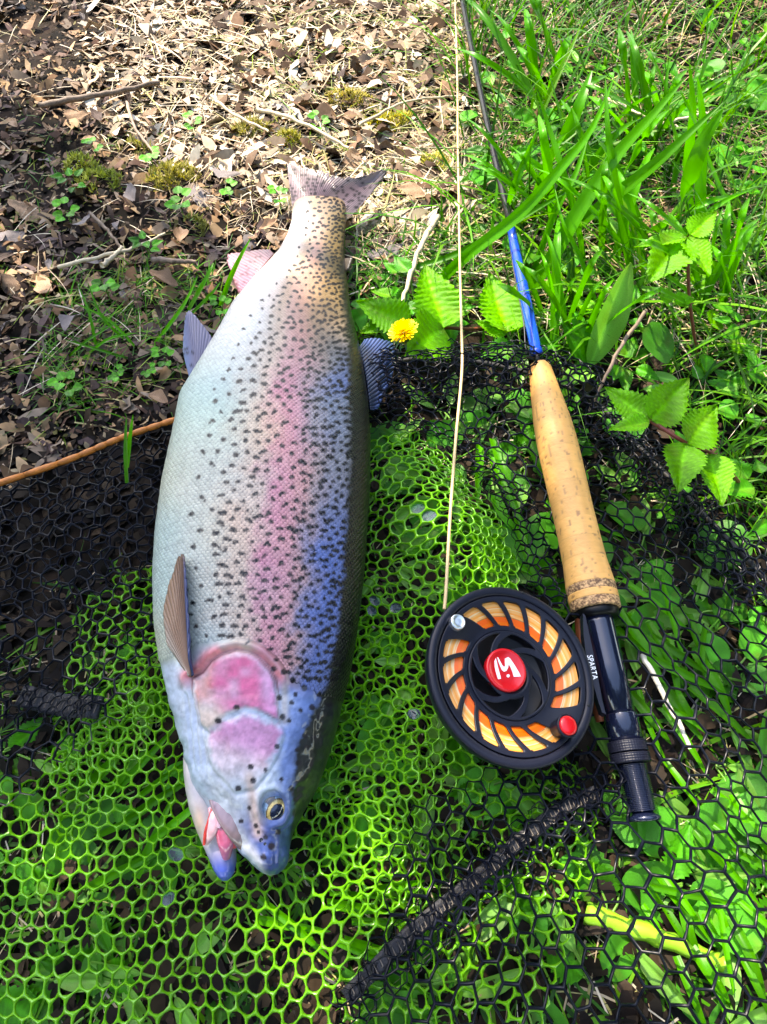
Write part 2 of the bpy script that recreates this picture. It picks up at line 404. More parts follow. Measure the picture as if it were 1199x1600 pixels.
tape([(935, 1238), (880, 1262), (820, 1310), (760, 1362), (700, 1412), (630, 1470), (540, 1560)], .0070, .0035, 64, 3)
tape([(20, 1080), (70, 1092), (115, 1103), (160, 1108)], .0120, .0030, 18, 4)

# ------------------------------------------------------------------ rainbow trout
FISH_Z = .010
ST = np.array([  # photo row, left edge, right edge, half thickness (mm)
    (303, 484, 520, 2.0), (306, 470, 534, 3.2), (311, 463, 540, 5.5), (321, 459, 541, 9), (332, 457, 541, 11), (347, 456, 540, 12), (370, 449, 538, 13), (401, 432, 538, 15), (440, 396, 542, 18), (480, 362, 547, 21), (517, 343, 556, 24), (560, 318, 565, 27),
    (622, 281, 574, 30), (680, 270, 578, 32), (755, 254, 577, 34), (834, 244, 572, 35), (900, 240, 567, 35), (976, 242, 558, 34), (1038, 251, 548, 33), (1088, 262, 536, 31),
    (1130, 274, 528, 29.5), (1175, 287, 515, 27.5), (1213, 295, 502, 26), (1237, 303, 492, 24.5), (1257, 318, 480, 23), (1280, 337, 467, 21), (1300, 350, 457, 19), (1320, 364, 452, 16.5),
    (1338, 383, 451, 16), (1350, 393, 448, 14), (1359, 402, 442, 11), (1364, 411, 435, 6.5)], float)
NT = 760
def build_table():
    py = ST[:, 0]; b = ST[:, 3] / 1000; zc = FISH_Z + b
    # the snout lifts off the net a little so that the head tapers towards mid height
    k = sstep(1200, 1364, py); zc = zc * (1 - k) + k * (.030)
    zs = zc + .10 * b
    Lp = WN(ST[:, 1], py, zs); Rp = WN(ST[:, 2], py, zs)
    Y = (Lp[:, 1] + Rp[:, 1]) / 2
    rows = np.concatenate([np.linspace(py[0], py[-1], NT)])
    # constant world spacing
    yy = np.linspace(Y[0], Y[-1], NT)
    def ip(v):
        r = np.interp(-yy, -Y, v)
        kk = np.ones(9) / 9; rp = np.concatenate([np.full(4, r[0]), r, np.full(4, r[-1])])
        s = np.convolve(rp, kk, 'valid'); w = sstep(0, 12, np.arange(NT)) * (1 - sstep(NT - 22, NT - 8, np.arange(NT)))
        return r * (1 - w) + s * w
    return yy, ip(Lp[:, 0]), ip(Rp[:, 0]), ip(zc), ip(b)
TY, TL, TR, TZ, TB = build_table()
def SURF(t, ph):
    """body surface: t 0 (tail) .. 1 (snout), ph 0 back, pi/2 up, pi belly"""
    t = np.clip(t, 0, 1) * (NT - 1); k = np.arange(NT)
    y = np.interp(t, k, TY); l = np.interp(t, k, TL); r = np.interp(t, k, TR); zc = np.interp(t, k, TZ); b = np.interp(t, k, TB)
    c, s = np.cos(ph), np.sin(ph); e = 2 / 2.15
    cx = np.sign(c) * np.abs(c) ** e; sz = np.sign(s) * np.abs(s) ** e
    x = (l + r) / 2 + (r - l) / 2 * cx
    flat = np.where(sz < 0, .88, 1.0)
    return np.stack([x, y, zc + b * sz * flat], -1)
_ex = lambda py, c: np.interp(py, ST[:, 0], ST[:, c])
OPERC = [(303, 1062), (319, 1053), (333, 1035), (350, 1024), (370, 1019), (388, 1022), (404, 1030), (420, 1046), (430, 1063), (434, 1098), (437, 1126), (405, 1112), (383, 1106), (352, 1121), (326, 1141), (311, 1130), (304, 1100)]
CHEEK = [(325, 1142), (352, 1122), (383, 1108), (408, 1114), (437, 1128), (445, 1145), (438, 1175), (420, 1205), (398, 1232), (368, 1238), (332, 1200), (322, 1168)]
def lerp3(a, b, w): return a * (1 - w[..., None]) + np.asarray(b) * w[..., None]
BK = np.array([(300, 560), (345, 541), (400, 531), (480, 537), (560, 545), (640, 547), (720, 546), (800, 542), (880, 538), (950, 532), (1010, 523), (1060, 511), (1100, 496), (1130, 481), (1160, 467), (1200, 459), (1260, 456), (1320, 453), (1345, 452)], float)  # edge where painted sky reflection meets dark tree reflection along the back
def dark_back_refl(px, py):
    return sstep(-6, 6, px - np.interp(py, BK[:, 0], BK[:, 1]) + 3 * vnoise(px, py, .10, 92) + 2 * vnoise(px, py, .3, 93))
def pigment_refl(px, py, scale=False):
    u = (px - _ex(py, 1)) / np.maximum(_ex(py, 2) - _ex(py, 1), 1)
    nz = .05 * vnoise(px, py, .03, 90) + .03 * vnoise(px, py, .09, 91)
    u = u + nz * .8
    c = np.zeros(px.shape + (3,)) + np.array([.40, .48, .44])
    c = lerp3(c, [.46, .51, .49], sstep(.02, .20, u) * .6)
    c = lerp3(c, [.58, .46, .38], sstep(.20, .46, u))
    c = lerp3(c, [.58, .235, .31], sstep(.41, .57, u) * (.75 + .6 * nz * 5).clip(0, 1))
    c = lerp3(c, [.35, .29, .29], sstep(.60, .76, u))
    c = lerp3(c, [.24, .26, .32], sstep(.74, .84, u))
    tail = 1 - sstep(440, 640, py)
    ct = np.zeros(px.shape + (3,)) + np.array([.78, .72, .68])
    ct = lerp3(ct, [.52, .38, .28], sstep(.16, .44, u)); ct = lerp3(ct, [.55, .34, .30], sstep(.42, .52, u) * (1 - sstep(.6, .7, u)) * .8)
    ct = lerp3(ct, [.22, .165, .075], sstep(.58, .80, u))
    ct = lerp3(ct, [.26, .185, .085], sstep(.45, .62, u) * .45); ct = lerp3(ct, [.30, .22, .14], sstep(345, 318, py) * .8)
    c = lerp3(c, ct, tail) if False else c * (1 - tail[..., None]) + ct * tail[..., None]
    sky_refl = sstep(.66, .82, u) * sstep(730, 900, py + 60 * vnoise(px, py, .015, 93)) + .75 * sstep(.68, .80, u) * np.exp(-((py - 610) / 60) ** 2) * sstep(-.4, .5, vnoise(px, py, .02, 94))
    c = lerp3(c, [.10, .18, .50], np.clip(sky_refl, 0, 1) * .85)  # sky reflection painted into the flank and back colour as blue
    cy = np.exp(-((px - 330) / 60) ** 2 - ((py - 640) / 60) ** 2); c = lerp3(c, [.36, .60, .58], cy * .5)
    # warm and cool patches
    n3 = vnoise(px, py, .012, 95)
    c = c ** 1.12 * np.array([.76, .73, .72])
    c = c * (1 + np.stack([.12 * n3, 0 * n3, -.10 * n3], -1))
    c = lerp3(c, [.012, .013, .010], dark_back_refl(px, py))  # dark back, with the tree reflection painted in
    return c, u
HSPOT = [(371, 1105, 5), (342, 1126, 5), (437, 1090, 5), (442, 1120, 5), (452, 1126, 4), (433, 1166, 4.5), (392, 1198, 5), (396, 1219, 5), (373, 1231, 5), (477, 1149, 5), (492, 1153, 5), (479, 1168, 5), (465, 1172, 4), (467, 1193, 5), (485, 1193, 4), (471, 1214, 5), (412, 1339, 5), (424, 1322, 6), (400, 1290, 4), (377, 1283, 4), (415, 1203, 3.5), (415, 1308, 4), (435, 1300, 5), (455, 1232, 5), (462, 1250, 4), (500, 1120, 5), (488, 1105, 5), (470, 1110, 4), (506, 1140, 4), (496, 1175, 4), (440, 1218, 3.5), (428, 1045, 5), (443, 1050, 5), (458, 1062, 5), (476, 1075, 5), (462, 1085, 4), (485, 1060, 4), (500, 1085, 5), (515, 1100, 5), (404, 1300, 3), (390, 1262, 3.5), (456, 1098, 4)]
def gill_edge(px):            # row below which the flank carries no scales
    return np.interp(px, [240, 285, 305, 330, 370, 405, 430, 450, 480, 530, 560], [1035, 1020, 1003, 998, 1002, 1012, 1034, 1058, 1072, 1095, 1100])
def head_paint(px, py, c, u):
    hd = sstep(0, 22, py - gill_edge(px) - 4 * vnoise(px, py, .08, 97))
    h = np.zeros(px.shape + (3,)) + np.array([.36, .43, .54])
    h = lerp3(h, [.48, .47, .46], sstep(.0, .25, u) * (1 - sstep(.25, .5, u)) * .6)
    h = lerp3(h, [.14, .21, .44], sstep(.60, .72, u))
    top = sstep(.70, .80, u) * (1 - sstep(1130, 1180, py)); h = lerp3(h, [.10, .17, .40], top * (.8 + .4 * vnoise(px, py, .05, 134)).clip(0, 1))  # blue of the reflected sky painted over the head top
    sn = sstep(1235, 1300, py) * sstep(.10, .45, u); h = lerp3(h, [.030, .055, .19], sn)
    h = lerp3(h, [.014, .016, .017], dark_back_refl(px, py))
    # blush on gill cover, shoulder and cheek
    sh = np.exp(-((polydist(px, py, OPERC) + 10) / 12) ** 2) * sstep(1085, 1050, py) * sstep(.5, .0, (u - .72)); h = lerp3(h, [.62, .16, .18], np.clip(sh, 0, 1) * .95)
    mz = 5 * vnoise(px, py, .07, 131) + 3 * vnoise(px, py, .2, 132)
    o = sstep(-3, 8, polydist(px, py, OPERC) + mz * .5); co = np.zeros(px.shape + (3,)) + np.array([.50, .085, .20])
    co = lerp3(co, [.55, .42, .36], sstep(1085, 1125, py + (345 - px) * .8)); co = lerp3(co, [.60, .24, .22], sstep(345, 322, px) * (1 - sstep(1085, 1110, py)))
    co = lerp3(co, [.58, .26, .50], sstep(395, 425, px) * .6)
    o = o * (.86 + .25 * vnoise(px, py, .06, 133)).clip(0, 1)
    h = h * (1 - o[..., None]) + co * o[..., None]
    k = sstep(-2, 14, polydist(px, py, CHEEK) + mz) * (1 - sstep(1185, 1232, py)); ck = np.zeros(px.shape + (3,)) + np.array([.46, .16, .32])
    ck = lerp3(ck, [.55, .42, .46], sstep(1150, 1200, py + .35 * (380 - px)).clip(0, 1))
    h = h * (1 - .85 * k[..., None]) + ck * .85 * k[..., None]
    ln = np.exp(-((polydist(px, py, OPERC) + 3) / 2.2) ** 2) * sstep(1100, 1070, py); h = lerp3(h, [.16, .05, .06], ln * .9)
    ln2 = np.exp(-((polydist(px, py, OPERC) - 1 + mz * .3) / 1.8) ** 2) * sstep(395, 420, px); h = lerp3(h, [.10, .06, .10], ln2 * .6)
    crown = sstep(.66, .80, u) * (.35 + .45 * sstep(-.2, .5, vnoise(px, py, .035, 140))); h = lerp3(h, [.045, .075, .19], crown * .7 * sstep(1085, 1130, py) * (1 - dark_back_refl(px, py)))
    br = np.exp(-((px - 392 - (py - 1230) * .15) / 9) ** 2) * sstep(1195, 1215, py) * (1 - sstep(1300, 1320, py)); h = lerp3(h, [.40, .30, .26], br * .8)
    tan = np.exp(-((px - 445) / 7) ** 2) * sstep(1055, 1075, py) * (1 - sstep(1125, 1140, py)); h = lerp3(h, [.33, .29, .25], tan * .7)
    mott = .16 * vnoise(px, py, .11, 99) + .12 * vnoise(px, py, .25, 100) + .08 * vnoise(px, py, .5, 101); h = h * (1 + mott[..., None])
    return c * (1 - hd[..., None]) + h * hd[..., None]
# spots on the flank, in photo pixels, then carried to the skin and the scales as pigment
def make_spots():
    out = []; cell = {}
    rr = random.Random(5)
    for _ in range(60000):
        y = rr.uniform(305, 1060); L = float(_ex(y, 1)); Rr = float(_ex(y, 2)); u = rr.uniform(.1, .98); x = L + u * (Rr - L)
        if y > float(gill_edge(np.array(x))) - 4: continue
        sc = .48 + .52 * float(sstep(360, 720, y))
        lo = .33 + .12 * float(sstep(520, 380, y)) - .05
        if u < lo - .12: continue
        d = 15.5 if u < .66 else (12.0 if u < .8 else 10.5)
        if u < lo: 
            d = 30 if rr.random() < .6 else 22
        d *= sc * rr.uniform(.85, 1.15)
        k = (int(x // 32), int(y // 32)); ok = True
        for i in (-1, 0, 1):
            for j in (-1, 0, 1):
                for (a, b, *_r) in cell.get((k[0] + i, k[1] + j), ()):
                    if ((a - x) / 1.15) ** 2 + (b - y) ** 2 < d * d: ok = False
        if not ok: continue
        s = (x, y, rr.uniform(3.0, 6.8) * (sc ** .8) * (.7 if u < lo else 1), rr.uniform(2.8, 4.1) * (sc ** .8), rr.uniform(-.5, .3)); out.append(s); cell.setdefault(k, []).append(s)
        for _k in range(rr.choice([0, 0, 1, 1, 2])): out.append((x + rr.choice([-1, 1]) * s[2] * rr.uniform(.7, 1.2), y + s[3] * rr.uniform(-.3, 1.3), s[2] * rr.uniform(.45, .8), s[3] * rr.uniform(.6, 1.), rr.uniform(-.9, .9)))
    return out, cell
SPOTS, SCELL = make_spots()
def spotmask(px, py):
    sh = px.shape; px = px.ravel(); py = py.ravel(); m = np.zeros(len(px))
    order = np.argsort(py); ys = py[order]
    for (x, y, w, h, r) in SPOTS + [(x, y, q, q, 0) for x, y, q in HSPOT]:
        R0 = w + 4; a, b = np.searchsorted(ys, [y - R0, y + R0]); ids = order[a:b]
        dx = px[ids] - x; ids = ids[np.abs(dx) < R0]
        dx = px[ids] - x; dy = py[ids] - y; ca, sa = math.cos(r), math.sin(r)
        e = np.sqrt(((dx * ca + dy * sa) / w) ** 2 + ((-dx * sa + dy * ca - .10 * dx * dx / w) / h) ** 2)
        m[ids] = np.maximum(m[ids], 1 - sstep(.75, 1.2, e))
    return m.reshape(sh)

TROUT = empty('rainbow_trout', W(410, 850, 0))
tag(TROUT, 'large rainbow trout with pink flank and black spots lying on the landing net', 'fish')
def trout_body():
    th = np.concatenate([np.linspace(-.35, PI + .35, 230, endpoint=False), np.linspace(PI + .35, 2 * PI - .35, 40, endpoint=False)])
    nth = len(th); t = np.linspace(0, 1, NT)
    T, P = np.meshgrid(t, th, indexing='ij'); V = SURF(T, P)
    e = 1e-3; dT = SURF(T + e, P) - SURF(T - e, P); dP = SURF(T, P + e) - SURF(T, P - e); N = np.cross(dP, dT); N = N / (np.linalg.norm(N, axis=-1, keepdims=True) + 1e-12)
    cen = np.stack([(np.interp(T * (NT - 1), np.arange(NT), (TL + TR) / 2)), V[..., 1], np.interp(T * (NT - 1), np.arange(NT), TZ)], -1)
    N = N * np.sign(((V - cen) * N).sum(-1, keepdims=True) + 1e-12)
    px, py = PX(V); top = sstep(-.1, .15, np.sin(P))
    d = .0012 * sstep(-5, 9, polydist(px, py, OPERC)) + .0006 * sstep(-3, 4, polydist(px, py, CHEEK))
    d -= .0009 * np.exp(-((polydist(px, py, OPERC) + 5) / 4) ** 2)
    d += .0018 * np.exp(-((polydist(px, py, OPERC) + 14) / 7) ** 2) * sstep(1090, 1060, py)
    d -= .0005 * np.exp(-((polydist(px, py, CHEEK) + 3) / 3) ** 2)
    for k in range(3):   # branchiostegal folds under the gill cover
        xx = 292 + 9 * k + (py - 1100) * .10; d -= .0010 * np.exp(-((px - xx) / 2.2) ** 2) * sstep(1075, 1095, py) * (1 - sstep(1185, 1210, py))
    er = np.hypot((px - 427) / 22, (py - 1260) / 26); d -= .0035 * (1 - sstep(.75, 1.05, er)); d += .0005 * np.exp(-((er - 1.2) / .16) ** 2)
    d += .0004 * np.exp(-((er - 1.6) / .1) ** 2) * sstep(1255, 1275, py)
    d += .0005 * vnoise(px, py, .06, 120) * sstep(1040, 1080, py) + .0002 * vnoise(px, py, .2, 121) * sstep(1040, 1080, py)
    V = V + N * (d * top)[..., None]
    c, u = pigment_refl(px, py); c = head_paint(px, py, c, u)
    body = sstep(0, 10, gill_edge(px) - py)
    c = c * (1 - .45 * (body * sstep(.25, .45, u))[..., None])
    sm = spotmask(px, py) * top; c = c * (1 - .955 * sm[..., None]) + .012 * sm[..., None] * np.array([1, .8, 1.2])
    c = np.where((np.sin(P) < -.1)[..., None], np.array([.35, .38, .38]), c)
    F = gridF(NT, nth, True); V2 = V.reshape(-1, 3); C2 = c.reshape(-1, 3)
    ce = V[-1].mean(0) + np.array([0, -.001, 0]); cs = V[0].mean(0)
    n = len(V2); V2 = np.vstack([V2, ce, cs]); C2 = np.vstack([C2, C2[n - nth], C2[0]])
    Ft = [tuple(f) for f in F.tolist()] + [((NT - 1) * nth + q, (NT - 1) * nth + (q + 1) % nth, n) for q in range(nth)] + [((q + 1) % nth, q, n + 1) for q in range(nth)]
    o = part('body', V2, Ft, M['trout'], TROUT, C2)
    return BVHTree.FromPolygons([tuple(v) for v in V2], Ft)
BODY = trout_body()
CAM = Vector((0, 0, H))
def on_body(px, py, lift=0., dflt=.03):
    d = (W(px, py, 0) - CAM).normalized(); h = BODY.ray_cast(CAM, d)
    if h[0] is None: return W(px, py, dflt)
    return h[0] - d * lift

def trout_scales():
    k = np.arange(NT); half = np.interp(k, k, (TR - TL) / 2)
    NC = 57; a0, a1 = -.12, PI + .02        # columns from back to belly
    # equal girth spacing per column on a mid section
    ph = np.linspace(a0, a1, 800); mid = SURF(np.full(800, .55), ph); s = np.concatenate([[0], np.cumsum(np.linalg.norm(np.diff(mid, axis=0), axis=1))])
    girth = s[-1]
    rows = []; t = .004; Ly = TY[0] - TY[-1]
    while t < .86:
        w = np.interp(t * (NT - 1), k, TR - TL) * 1.45
        pg = w / NC; rows.append((t, pg)); t += (.56 * max(pg, .0016)) / Ly
    ang = np.array([PI / 2, PI / 2 - .75, PI / 2 + .75, 0.05, PI - .05, -.8, PI + .8, -PI / 2]); ang = np.sort(ang)
    Vs = []; Cs = []
    for r, (t, pg) in enumerate(rows):
        q = (np.arange(NC) + (.5 if r % 2 else 0)) / NC
        pc = np.interp(q * girth, s, ph) + NR.uniform(-.004, .004, NC); tt = np.full(NC, t) + NR.uniform(-.0003, .0003, NC)
        P0 = SURF(tt, pc); e = 1e-3
        eg = SURF(tt, pc + e) - SURF(tt, pc - e); eg /= np.linalg.norm(eg, axis=1)[:, None]
        el = SURF(tt - .004, pc) - SURF(tt + .004, pc); el /= np.linalg.norm(el, axis=1)[:, None]
        nn = np.cross(eg, el); nn /= np.linalg.norm(nn, axis=1)[:, None]
        cenx = np.interp(t * (NT - 1), k, (TL + TR) / 2); cz = np.interp(t * (NT - 1), k, TZ)
        cc = np.stack([np.full(NC, cenx), P0[:, 1], np.full(NC, cz)], -1); nn *= np.sign(((P0 - cc) * nn).sum(1))[:, None]
        pl = max(pg, .0016) * .56
        g = np.cos(ang) * .56 * pg; l = np.where(np.sin(ang) > 0, np.sin(ang) * 1.05 * pl, np.sin(ang) * 1.25 * pl)
        lift = np.where(np.sin(ang) > .0, .00014, -.00022) * (pg / .003)
        X = P0[:, None] + eg[:, None] * g[None, :, None] + el[:, None] * l[None, :, None] + nn[:, None] * lift[None, :, None]
        tl = NR.uniform(.8, 1.25, NC)
        ctr = P0 + el * (pl * .28) + nn * (.00042 * (pg / .003) * tl)[:, None]
        mid_ = X * .64 + ctr[:, None] * .36 + nn[:, None] * (.00026 * (pg / .003) * tl)[:, None, None]
        allv = np.concatenate([X, mid_, ctr[:, None]], 1)
        px, py = PX(allv); px0, py0 = PX(P0)
        col, u = pigment_refl(px, py); sm = spotmask(px, py)
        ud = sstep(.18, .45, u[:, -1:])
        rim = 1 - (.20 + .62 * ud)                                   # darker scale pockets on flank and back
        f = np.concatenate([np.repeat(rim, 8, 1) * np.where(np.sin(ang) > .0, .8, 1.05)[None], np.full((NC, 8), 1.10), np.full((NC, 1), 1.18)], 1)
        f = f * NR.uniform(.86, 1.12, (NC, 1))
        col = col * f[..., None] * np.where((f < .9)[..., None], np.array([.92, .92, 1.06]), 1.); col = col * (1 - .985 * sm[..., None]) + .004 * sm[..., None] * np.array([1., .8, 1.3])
        ok = py0 < gill_edge(px0) + 2
        Vs.append(allv[ok]); Cs.append(col[ok])
    V = np.concatenate(Vs); C = np.concatenate(Cs); n = len(V)
    b = np.arange(n)[:, None] * 17; q = np.arange(8)
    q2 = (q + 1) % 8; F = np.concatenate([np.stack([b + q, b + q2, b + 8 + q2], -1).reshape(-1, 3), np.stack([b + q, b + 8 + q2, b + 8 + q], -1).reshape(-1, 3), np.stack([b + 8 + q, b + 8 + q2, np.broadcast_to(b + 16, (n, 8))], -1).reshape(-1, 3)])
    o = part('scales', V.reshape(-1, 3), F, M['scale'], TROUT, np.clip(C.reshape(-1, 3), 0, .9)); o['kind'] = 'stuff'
    return n
NSC = trout_scales()

def fin(name, base, tip, nray, colf, amp=.0006, wav=.001, nv=26, th=.0007, frill=.06, seed=0, lift=None):
    nu = nray * 4 + 1; B = resample(base, nu); T = resample(tip, nu); rr = np.random.RandomState(seed)
    fr = np.repeat(1 + frill * rr.uniform(-1, .4, nray + 1), 4)[:nu]
    V = np.zeros((nv, nu, 3)); C = np.zeros((nv, nu, 3)); uu = np.linspace(0, 1, nu)
    for i, v in enumerate(np.linspace(0, 1, nv)):
        P = B + (T - B) * (v * fr)[:, None]
        ray = np.cos(np.arange(nu) / 4 * 2 * PI) * amp * (1 - .4 * v)
        P[:, 2] += ray + wav * np.sin(uu * 9 + v * 4 + seed) * v + (lift(uu, v) if lift else 0)
        V[i] = P; C[i] = colf(uu, np.full(nu, v), np.cos(np.arange(nu) / 4 * 2 * PI), P)
    o = part(name, V.reshape(-1, 3), gridF(nv, nu), M['fin'], TROUT, C.reshape(-1, 3)); solid(o, th)
    return o
def finspots(P, n, r, seed, box):
    rr = np.random.RandomState(seed); px, py = PX(P); m = np.zeros(px.shape)
    sx = rr.uniform(box[0], box[2], n); sy = rr.uniform(box[1], box[3], n)
    for x, y in zip(sx, sy): m = np.maximum(m, np.exp(-(((px - x) / r) ** 2 + ((py - y) / (r * .75)) ** 2) ** 2))
    return m
def tailcol(u, v, ray, P):
    c = np.zeros(u.shape + (3,)) + np.array([.30, .21, .24]); c = lerp3(c, [.38, .31, .31], sstep(.5, 1, v)); c = lerp3(c, [.24, .20, .22], sstep(.75, 1., u) * .8)
    c = lerp3(c, [.36, .26, .14], (1 - sstep(0, .2, v)) * .7)
    c = c * (.85 + .22 * ray)[:, None]; m = finspots(P, 230, 2.6, 3, (446, 262, 612, 345)); return c * (1 - .85 * m[:, None])
fin('tail_fin', [W(458, 330, .021), W(478, 322, .0215), W(500, 318, .022), W(522, 322, .0215), W(541, 345, .021)],
    [W(448, 250, .026), W(470, 262, .030), W(500, 269, .034), W(535, 271, .036), W(575, 269, .032), W(604, 266, .026), W(600, 284, .020)], 46, tailcol, .00045, .0025, 44, .0006, .10, 2)
fin('tail_fin_edge', [W(541, 345, .027), W(543, 344, .026)], [W(611, 266, .027), W(598, 286, .018)], 3, tailcol, .0006, .001, 20, .0008, .02, 5) if False else None
pinkfin = lambda u, v, ray, P: (lerp3(np.zeros(u.shape + (3,)) + np.array([.50, .22, .30]), [.62, .42, .36], sstep(.3, 1, 1 - u) * .6) * (.85 + .22 * ray)[:, None]) * (1 - .6 * finspots(P, 40, 2.4, 9, (355, 400, 420, 460)))[:, None]
fin('anal_fin', [W(428, 396, .024), W(405, 425, .026), W(378, 458, .026)], [W(422, 392, .022), W(392, 391, .021), W(357, 398, .021), W(362, 428, .020), W(374, 458, .023)], 20, pinkfin, .0004, .001, 22, .0008, .04, 4)
bluefin = lambda u, v, ray, P: (lerp3(np.zeros(u.shape + (3,)) + np.array([.30, .28, .40]), [.22, .30, .52], sstep(.6, 0., u)) * (.82 + .26 * ray)[:, None]) * (1 - .8 * finspots(P, 12, 3, 12, (286, 545, 312, 595)))[:, None]
fin('pelvic_fin', [W(298, 594, .030), W(306, 588, .033), W(318, 574, .036)], [W(286, 548, .034), W(288, 510, .042), W(296, 487, .046), W(318, 508, .046), W(335, 534, .042)], 18, bluefin, .0004, .001, 24, .0009, .03, 6)
darkfin = lambda u, v, ray, P: (lerp3(np.zeros(u.shape + (3,)) + np.array([.05, .07, .13]), [.07, .12, .30], sstep(.2, .8, v)) * (.75 + .45 * ray)[:, None])
fin('dorsal_fin', [W(562, 545, .034), W(572, 590, .034), W(579, 640, .034)], [W(570, 530, .030), W(600, 532, .027), W(619, 545, .022), W(612, 590, .020), W(590, 642, .028)], 20, darkfin, .0008, .0012, 26, .001, .05, 8)
fin('adipose_fin', [W(538, 428, .026), W(539, 405, .026)], [W(545, 420, .030), W(551, 404, .031)], 3, lambda u, v, ray, P: np.zeros(u.shape + (3,)) + np.array([.13, .11, .09]), .0002, .0, 8, .002, .0, 3)
def pectcol(u, v, ray, P):
    c = np.zeros(u.shape + (3,)) + np.array([.34, .20, .13]); c = lerp3(c, [.15, .075, .045], sstep(.35, .62, u)); c = lerp3(c, [.045, .07, .20], sstep(.62, .8, u)); c = lerp3(c, [.5, .45, .4], (1 - sstep(.0, .25, u)) * .6)
    return c * (.85 + .25 * ray)[:, None]
fin('pectoral_fin', [on_body(296, 1056, .001), on_body(299, 1058, .002), on_body(302, 1054, .003)], [on_body(262, 1008, .002), on_body(257, 950, .003), on_body(270, 895, .004), on_body(285, 866, .006), on_body(291, 900, .010), on_body(297, 1010, .012)], 22, pectcol, .0004, .0006, 30, .0010, .02, 10, lambda u, v: .004 * math.sin(v * PI) * u)

# head pieces
def loft(rows, zc, mt, name, parent, colf, n=28, nr=60, pw=2.2):
    r = np.array(rows, float); s = np.linspace(0, len(r) - 1, nr); q = np.arange(len(r))
    g = lambda k: np.interp(s, q, r[:, k])
    L = WN(g(1), g(0), g(3)); Rr = WN(g(2), g(0), g(3)); b = g(4); V = []
    for i in range(nr):
        for k in range(n):
            a = 2 * PI * k / n; c, sn = math.cos(a), math.sin(a)
            cx = math.copysign(abs(c) ** (2 / pw), c); sz = math.copysign(abs(sn) ** (2 / pw), sn)
            m = (L[i] + Rr[i]) / 2; V.append(m + (Rr[i] - L[i]) / 2 * cx + np.array([0, 0, b[i] * sz]))
    V = np.array(V); px, py = PX(V); C = colf(px, py)
    F = [tuple(f) for f in gridF(nr, n, True).tolist()] + [tuple(range(n)), tuple(reversed(range((nr - 1) * n, nr * n)))]
    return part(name, V, F, mt, parent, C)
def jawcol(px, py):
    c = np.zeros(px.shape + (3,)) + np.array([.47, .43, .44]); c = lerp3(c, [.66, .45, .33], np.exp(-((px - 312) / 9) ** 2 - ((py - 1280) / 26) ** 2))
    c = lerp3(c, [.55, .12, .12], np.exp(-((px - 352) / 10) ** 2 - ((py - 1300) / 28) ** 2) * .8)
    c = lerp3(c, [.06, .10, .42], sstep(1312, 1362, py)); return c
JAW = loft([(1190, 291, 330, .028, .016), (1215, 292, 336, .028, .017), (1240, 294.5, 342, .028, .016), (1265, 299, 352, .028, .015), (1295, 308, 361, .0275, .013), (1320, 318, 368, .027, .011), (1345, 329, 369, .027, .009), (1362, 336, 366, .027, .007), (1371, 342, 361, .027, .005), (1376, 347, 355, .027, .002)], None, M['trout'], 'lower_jaw', TROUT, jawcol)
def strip(name, pxs, rad, zs, colA, colB, flat=.6):
    P = resample([W(x, y, z) for (x, y), z in zip(pxs, zs)], 24); rr = np.interp(np.linspace(0, len(rad) - 1, 24), np.arange(len(rad)), rad)
    V, F = tubeVF(P, rr, 12); V = np.array([list(v) for v in V]); cz = np.repeat(P[:, 2], 12); V[:, 2] = cz + (V[:, 2] - cz) * flat
    t = np.repeat(np.linspace(0, 1, 24), 12); nzz = .5 + .5 * vnoise(V[:, 0], V[:, 1], 900, 3)
    C = np.array(colA)[None] * (1 - t)[:, None] + np.array(colB)[None] * t[:, None]; C = C * (.75 + .5 * nzz)[:, None]
    return part(name, V, F, M['tissue'], TROUT, C)
strip('jaw_bone', [(333, 1240), (342, 1252), (354, 1276), (367, 1300), (379, 1322)], [.0028, .0042, .0042, .0036, .0020], [.0465, .0485, .0485, .046, .041], (.33, .22, .27), (.15, .11, .11), .42)
strip('tongue', [(342, 1268), (349, 1290), (353, 1315), (354, 1340)], [.0022, .0042, .0040, .0018], [.042, .043, .041, .036], (.62, .07, .08), (.36, .12, .26), .6)
strip('gum', [(360, 1278), (364, 1300), (366, 1322)], [.0015, .0030, .0018], [.041, .0425, .038], (.60, .05, .05), (.5, .06, .10), .6)
strip('mouth_skin', [(330, 1262), (336, 1278), (330, 1300), (322, 1318)], [.0016, .0030, .0026, .0012], [.044, .046, .044, .040], (.70, .36, .42), (.66, .40, .40), .5)
strip('mouth_skin', [(341, 1262), (346, 1276), (342, 1292)], [.0012, .0022, .0012], [.047, .048, .046], (.66, .42, .60), (.60, .36, .46), .5)
strip('lip_line', [(319, 1320), (322, 1300), (328, 1280), (332, 1262)], [.0006, .0010, .0010, .0006], [.042, .0445, .046, .046], (.50, .04, .03), (.45, .03, .03), .6)

